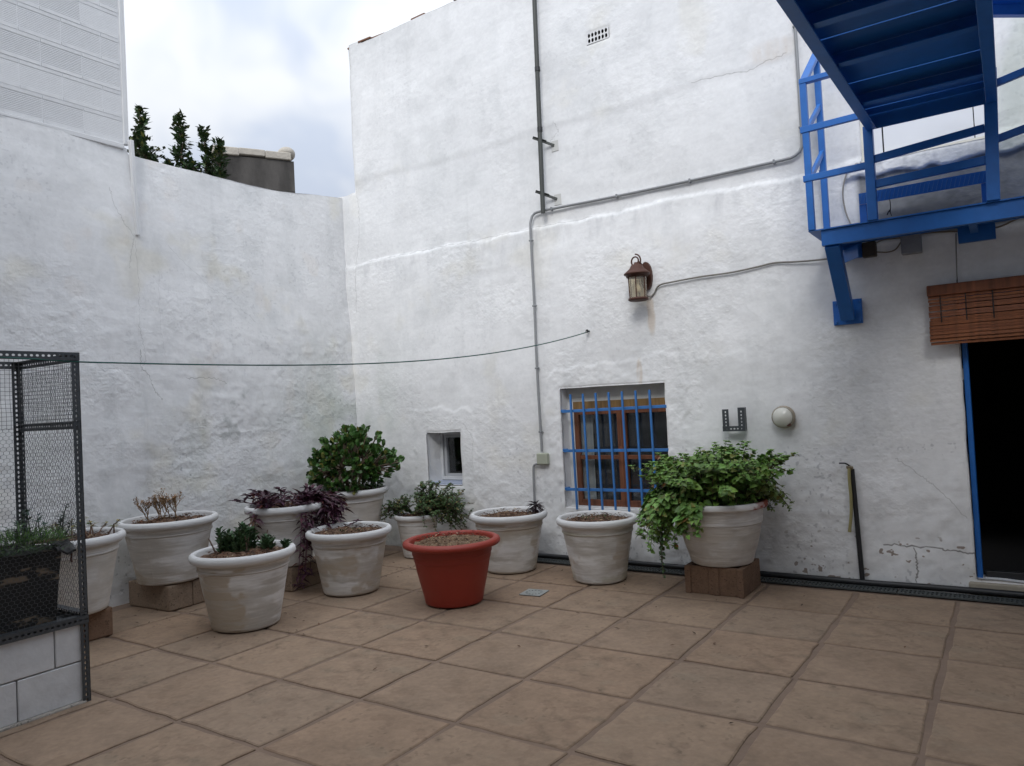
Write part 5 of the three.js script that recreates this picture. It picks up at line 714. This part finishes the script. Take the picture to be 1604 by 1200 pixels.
{
  const t = thing('wire_cage', 'tall cage of slotted steel angle and wire mesh at the left edge', 'cage', [CX, 0, CZ]), W = 0.04;
  const post = (H, x, z, sx, sz) => { const a = slotted(H, W), b = slotted(H, W); return join([a.scale(sx, 1, 1).translate(x, 0, z), b.rotateY(-Math.PI / 2).scale(1, 1, sz).translate(x + (sx > 0 ? 0.0025 : 0), 0, z)]); };
  part('post', post(CT, 0, 0, -1, 1), zincDark, t); part('post', post(CT, -CD, 0, 1, 1), zincDark, t); part('post', post(CT, 0, 1.25, -1, -1), zincDark, t); part('post', post(CT, -CD, 1.25, 1, -1), zincDark, t);
  const railZ = (x, y) => join([slotted(1.25, W).rotateX(Math.PI / 2).rotateZ(Math.PI / 2).translate(x + 0.003, y - W, 0), box(W, 0.0025, 1.25, x - W / 2, y, 0.625)]), railX = (y, z) => join([slotted(CD, W).rotateZ(Math.PI / 2).translate(0, y - W, z + 0.003), box(CD, 0.0025, W, -CD / 2, y, z + W / 2)]);
  part('rail', railZ(0, CT), zincDark, t); part('rail', railZ(-CD, CT), zincDark, t); part('rail', railX(CT - 0.005, 0), zincDark, t); part('rail', railX(1.445, 0), zincDark, t); part('rail', railZ(0.0, CB + 0.012), zincDark, t); part('rail', railX(CB + 0.03, 0), zincDark, t); part('rail', railX(CT - 0.005, 1.25), zincDark, t);
  part('bolt', rod([0.006, CT - 0.02, 0.02], [0.014, CT - 0.02, 0.02], 0.008, 6), zincDark, t); part('bolt', rod([0.006, 1.42, 0.02], [0.014, 1.42, 0.02], 0.008, 6), zincDark, t);
  const wireM = mat(0.10, 0.105, 0.11, 0.5, { metalness: 0.4 });
  // thin three-sided wires, gathered into one mesh per panel
  const Wire = () => { const P = [], I = []; return { seg(a, b, r) { const d = V().subVectors(b, a).normalize(), s = V().crossVectors(d, Math.abs(d.y) > 0.9 ? V(1, 0, 0) : V(0, 1, 0)).normalize(), n = V().crossVectors(d, s), k = P.length / 3; for (const e of [a, b]) for (let i = 0; i < 3; i++) { const q = i * 2.0944; P.push(e.x + r * (Math.cos(q) * s.x + Math.sin(q) * n.x), e.y + r * (Math.cos(q) * s.y + Math.sin(q) * n.y), e.z + r * (Math.cos(q) * s.z + Math.sin(q) * n.z)); } for (let i = 0; i < 3; i++) { const j = (i + 1) % 3; I.push(k + i, k + j, k + 3 + i, k + j, k + 3 + j, k + 3 + i); } }, geo() { const g = new THREE.BufferGeometry(); g.setAttribute('position', new THREE.Float32BufferAttribute(P, 3)); g.setIndex(I); const q = g.toNonIndexed(); q.computeVertexNormals(); return q; } }; };
  const panel = (name, len, y0, y1, place, hex, seed) => {
    const w = Wire(), bow = (u, y) => 0.006 * sfb(u * 5 + seed, y * 5, 2), at = (u, y) => place(u + 0.003 * sfb(u * 12, y * 12 + seed, 2), y, bow(u, y)), R = hex ? 0.00075 : 0.0010;
    if (!hex) { const st = 0.0205; for (let u = st; u < len; u += st) for (let k = 0; k < 5; k++) w.seg(at(u, mix(y0, y1, k / 5)), at(u, mix(y0, y1, (k + 1) / 5)), R); for (let y = y0; y < y1; y += st) for (let k = 0; k < 8; k++) w.seg(at(len * k / 8, y), at(len * (k + 1) / 8, y), R); }
    else { const cw = 0.026, ch = 0.024; for (let j = 0; y0 + j * ch * 0.75 < y1 - ch; j++) for (let i = 0; i * cw < len - cw; i++) { const cx = (i + 0.5 + (j % 2) * 0.5) * cw, cy = y0 + (j + 0.6) * ch * 0.75, h = ch / 2, q = cw / 2; const top = at(cx, cy + h), rt = at(cx + q, cy + h / 2), rb = at(cx + q, cy - h / 2), lt = at(cx - q, cy + h / 2); w.seg(top, rt, R); w.seg(top, lt, R); w.seg(rt, rb, R * 1.5); } }
    part(name, w.geo(), wireM, t, 'stuff');
  };
  panel('square_mesh', 1.25, 1.42, CT - 0.03, (u, y, b) => V(-0.004 + b, y, u), false, 1); panel('hexagonal_mesh', 1.25, CB, 1.44, (u, y, b) => V(-0.004 + b, y, u), true, 2);
  panel('square_mesh', CD, 1.42, CT - 0.03, (u, y, b) => V(-u, y, 0.006 + b), false, 3); panel('hexagonal_mesh', CD, CB, CT - 0.05, (u, y, b) => V(-u, y, 0.010 + b), true, 4);
}
{
  const t = thing('fabric_planter', 'worn black fabric planter box inside the wire cage', 'planter', [CX - 0.06, 0.428, CZ + 0.06]), bt = tex(512, 512, (x, y) => { const w = pf(x, y, 128, 2), n = ss(0.63, 0.70, pf(x * 1, y * 4, 3, 5)) * ss(0.4, 0.6, pf(x, y * 2, 20, 3)), v = 0.010 + 0.012 * w; return [mix(v, 0.17, n), mix(v, 0.13, n), mix(v, 0.09, n)]; });
  const g = new THREE.BoxGeometry(0.46, 0.375, 1.05, 10, 10, 24).translate(-0.25, 0.1875, 0.55), p = g.attributes.position; for (let i = 0; i < p.count; i++) { const x = p.getX(i), y = p.getY(i), z = p.getZ(i), k = 1 + 0.10 * (y / 0.375) , b = 0.016 * sfb(z * 5 + x * 3, y * 6, 3); p.setXYZ(i, -0.25 + (x + 0.25) * (0.90 + 0.1 * y / 0.375) + b * Math.sign(x + 0.25), y + (y > 0.3 ? 0.018 * sfb(z * 6, x * 6, 2) : 0), 0.55 + (z - 0.55) * (0.955 + 0.05 * y / 0.375) + b * 0.6); } g.computeVertexNormals();
  part('bag', boxUV(g), mat(1, 1, 1, 0.9, { map: bt, bumpMap: grain, bumpScale: 0.003 }), t);
  const fl = new THREE.BoxGeometry(0.10, 0.012, 0.09, 6, 1, 6).translate(-0.06, 0.385, 0.0), fp = fl.attributes.position; for (let i = 0; i < fp.count; i++) fp.setY(i, fp.getY(i) - 0.05 * Math.pow((fp.getX(i) + 0.10) / 0.1, 2) + 0.02 * sfb(fp.getX(i) * 30, fp.getZ(i) * 30, 2)); fl.computeVertexNormals(); part('torn_flap', fl, blackPlastic, t); part('strap_end', tube([[-0.05, 0.37, -0.02], [-0.03, 0.33, -0.03], [-0.035, 0.30, -0.03], [-0.025, 0.285, -0.03]], 0.005, 10, 5), rustBrown, t);
}
{ // feathery and blue-green plants in the planter
  const ft = thing('feathery_plant', 'bright green feathery plant in the caged planter', 'plant', [CX - 0.22, 0.80, CZ + 0.22]), r = rng(111), L = new Leaves();
  for (let i = 0; i < 900; i++) { const a = r() * 6.28, q = 0.17 * Math.sqrt(r()), e = 0.3 + r(); const b = V(Math.cos(a) * q * 1.0, 0.02 + 0.10 * r() * (1 - q / 0.2), Math.sin(a) * q * 1.2); L.leaf(b, dirOf(a + (r() - 0.5), e), V(r() - 0.5, 1, r() - 0.5), 0.045 + 0.03 * r(), 0.004, vary([0.07, 0.16, 0.025], r, 0.35), { bend: 0.4 }); }
  part('fronds', L.geo(), leafM(0.6), ft, 'stuff');
  const bt = thing('blue_green_herb', 'dusty blue-green leafy herb in the caged planter', 'plant', [CX - 0.40, 0.80, CZ + 0.30]), M = new Leaves(), S = new Leaves();
  for (let i = 0; i < 70; i++) { const a = r() * 6.28, q = 0.30 * Math.sqrt(r()), b = V(Math.cos(a) * q * 0.45, 0, Math.sin(a) * q * 1.3), e = b.clone().add(V((r() - 0.5) * 0.12, 0.05 + 0.14 * r(), (r() - 0.5) * 0.12)); S.stem(curve(b, b.clone().lerp(e, 0.5), e, 3), 0.004, 0.002, [0.06, 0.07, 0.05]); for (let k = 0; k < 12; k++) M.leaf(b.clone().lerp(e, 0.25 + 0.8 * r()), dirOf(r() * 6.28, 0.2 + 0.6 * r()), V(0, 1, 0), 0.03 + 0.02 * r(), 0.016, vary([0.045, 0.085, 0.06], r, 0.35)); }
  part('stems', S.geo(), leafM(0.9), bt, 'stuff'); part('leaves', M.geo(), leafM(0.7), bt, 'stuff');
  const ed = thing('straggly_greens', 'straggly green sprigs along the front edge of the caged planter', 'plant', [CX - 0.12, 0.79, CZ + 0.5]), E = new Leaves(); for (let i = 0; i < 260; i++) E.leaf(V((r() - 0.5) * 0.12, 0.02 * r(), (r() - 0.5) * 0.85), dirOf(r() * 6.28, 0.7 * r()), V(0, 1, 0), 0.045 + 0.03 * r(), 0.013, vary([0.04, 0.075, 0.03], r, 0.4)); part('sprigs', E.geo(), leafM(0.7), ed, 'stuff');
}
scene.traverse(o => { if (o.isMesh) { o.castShadow = true; o.receiveShadow = true; } });
const renderer = new THREE.WebGLRenderer({ antialias: true });
renderer.setSize(1024, 766); renderer.shadowMap.enabled = true; renderer.toneMapping = THREE.LinearToneMapping; renderer.toneMappingExposure = EXPOSURE;
renderer.render(scene, camera);
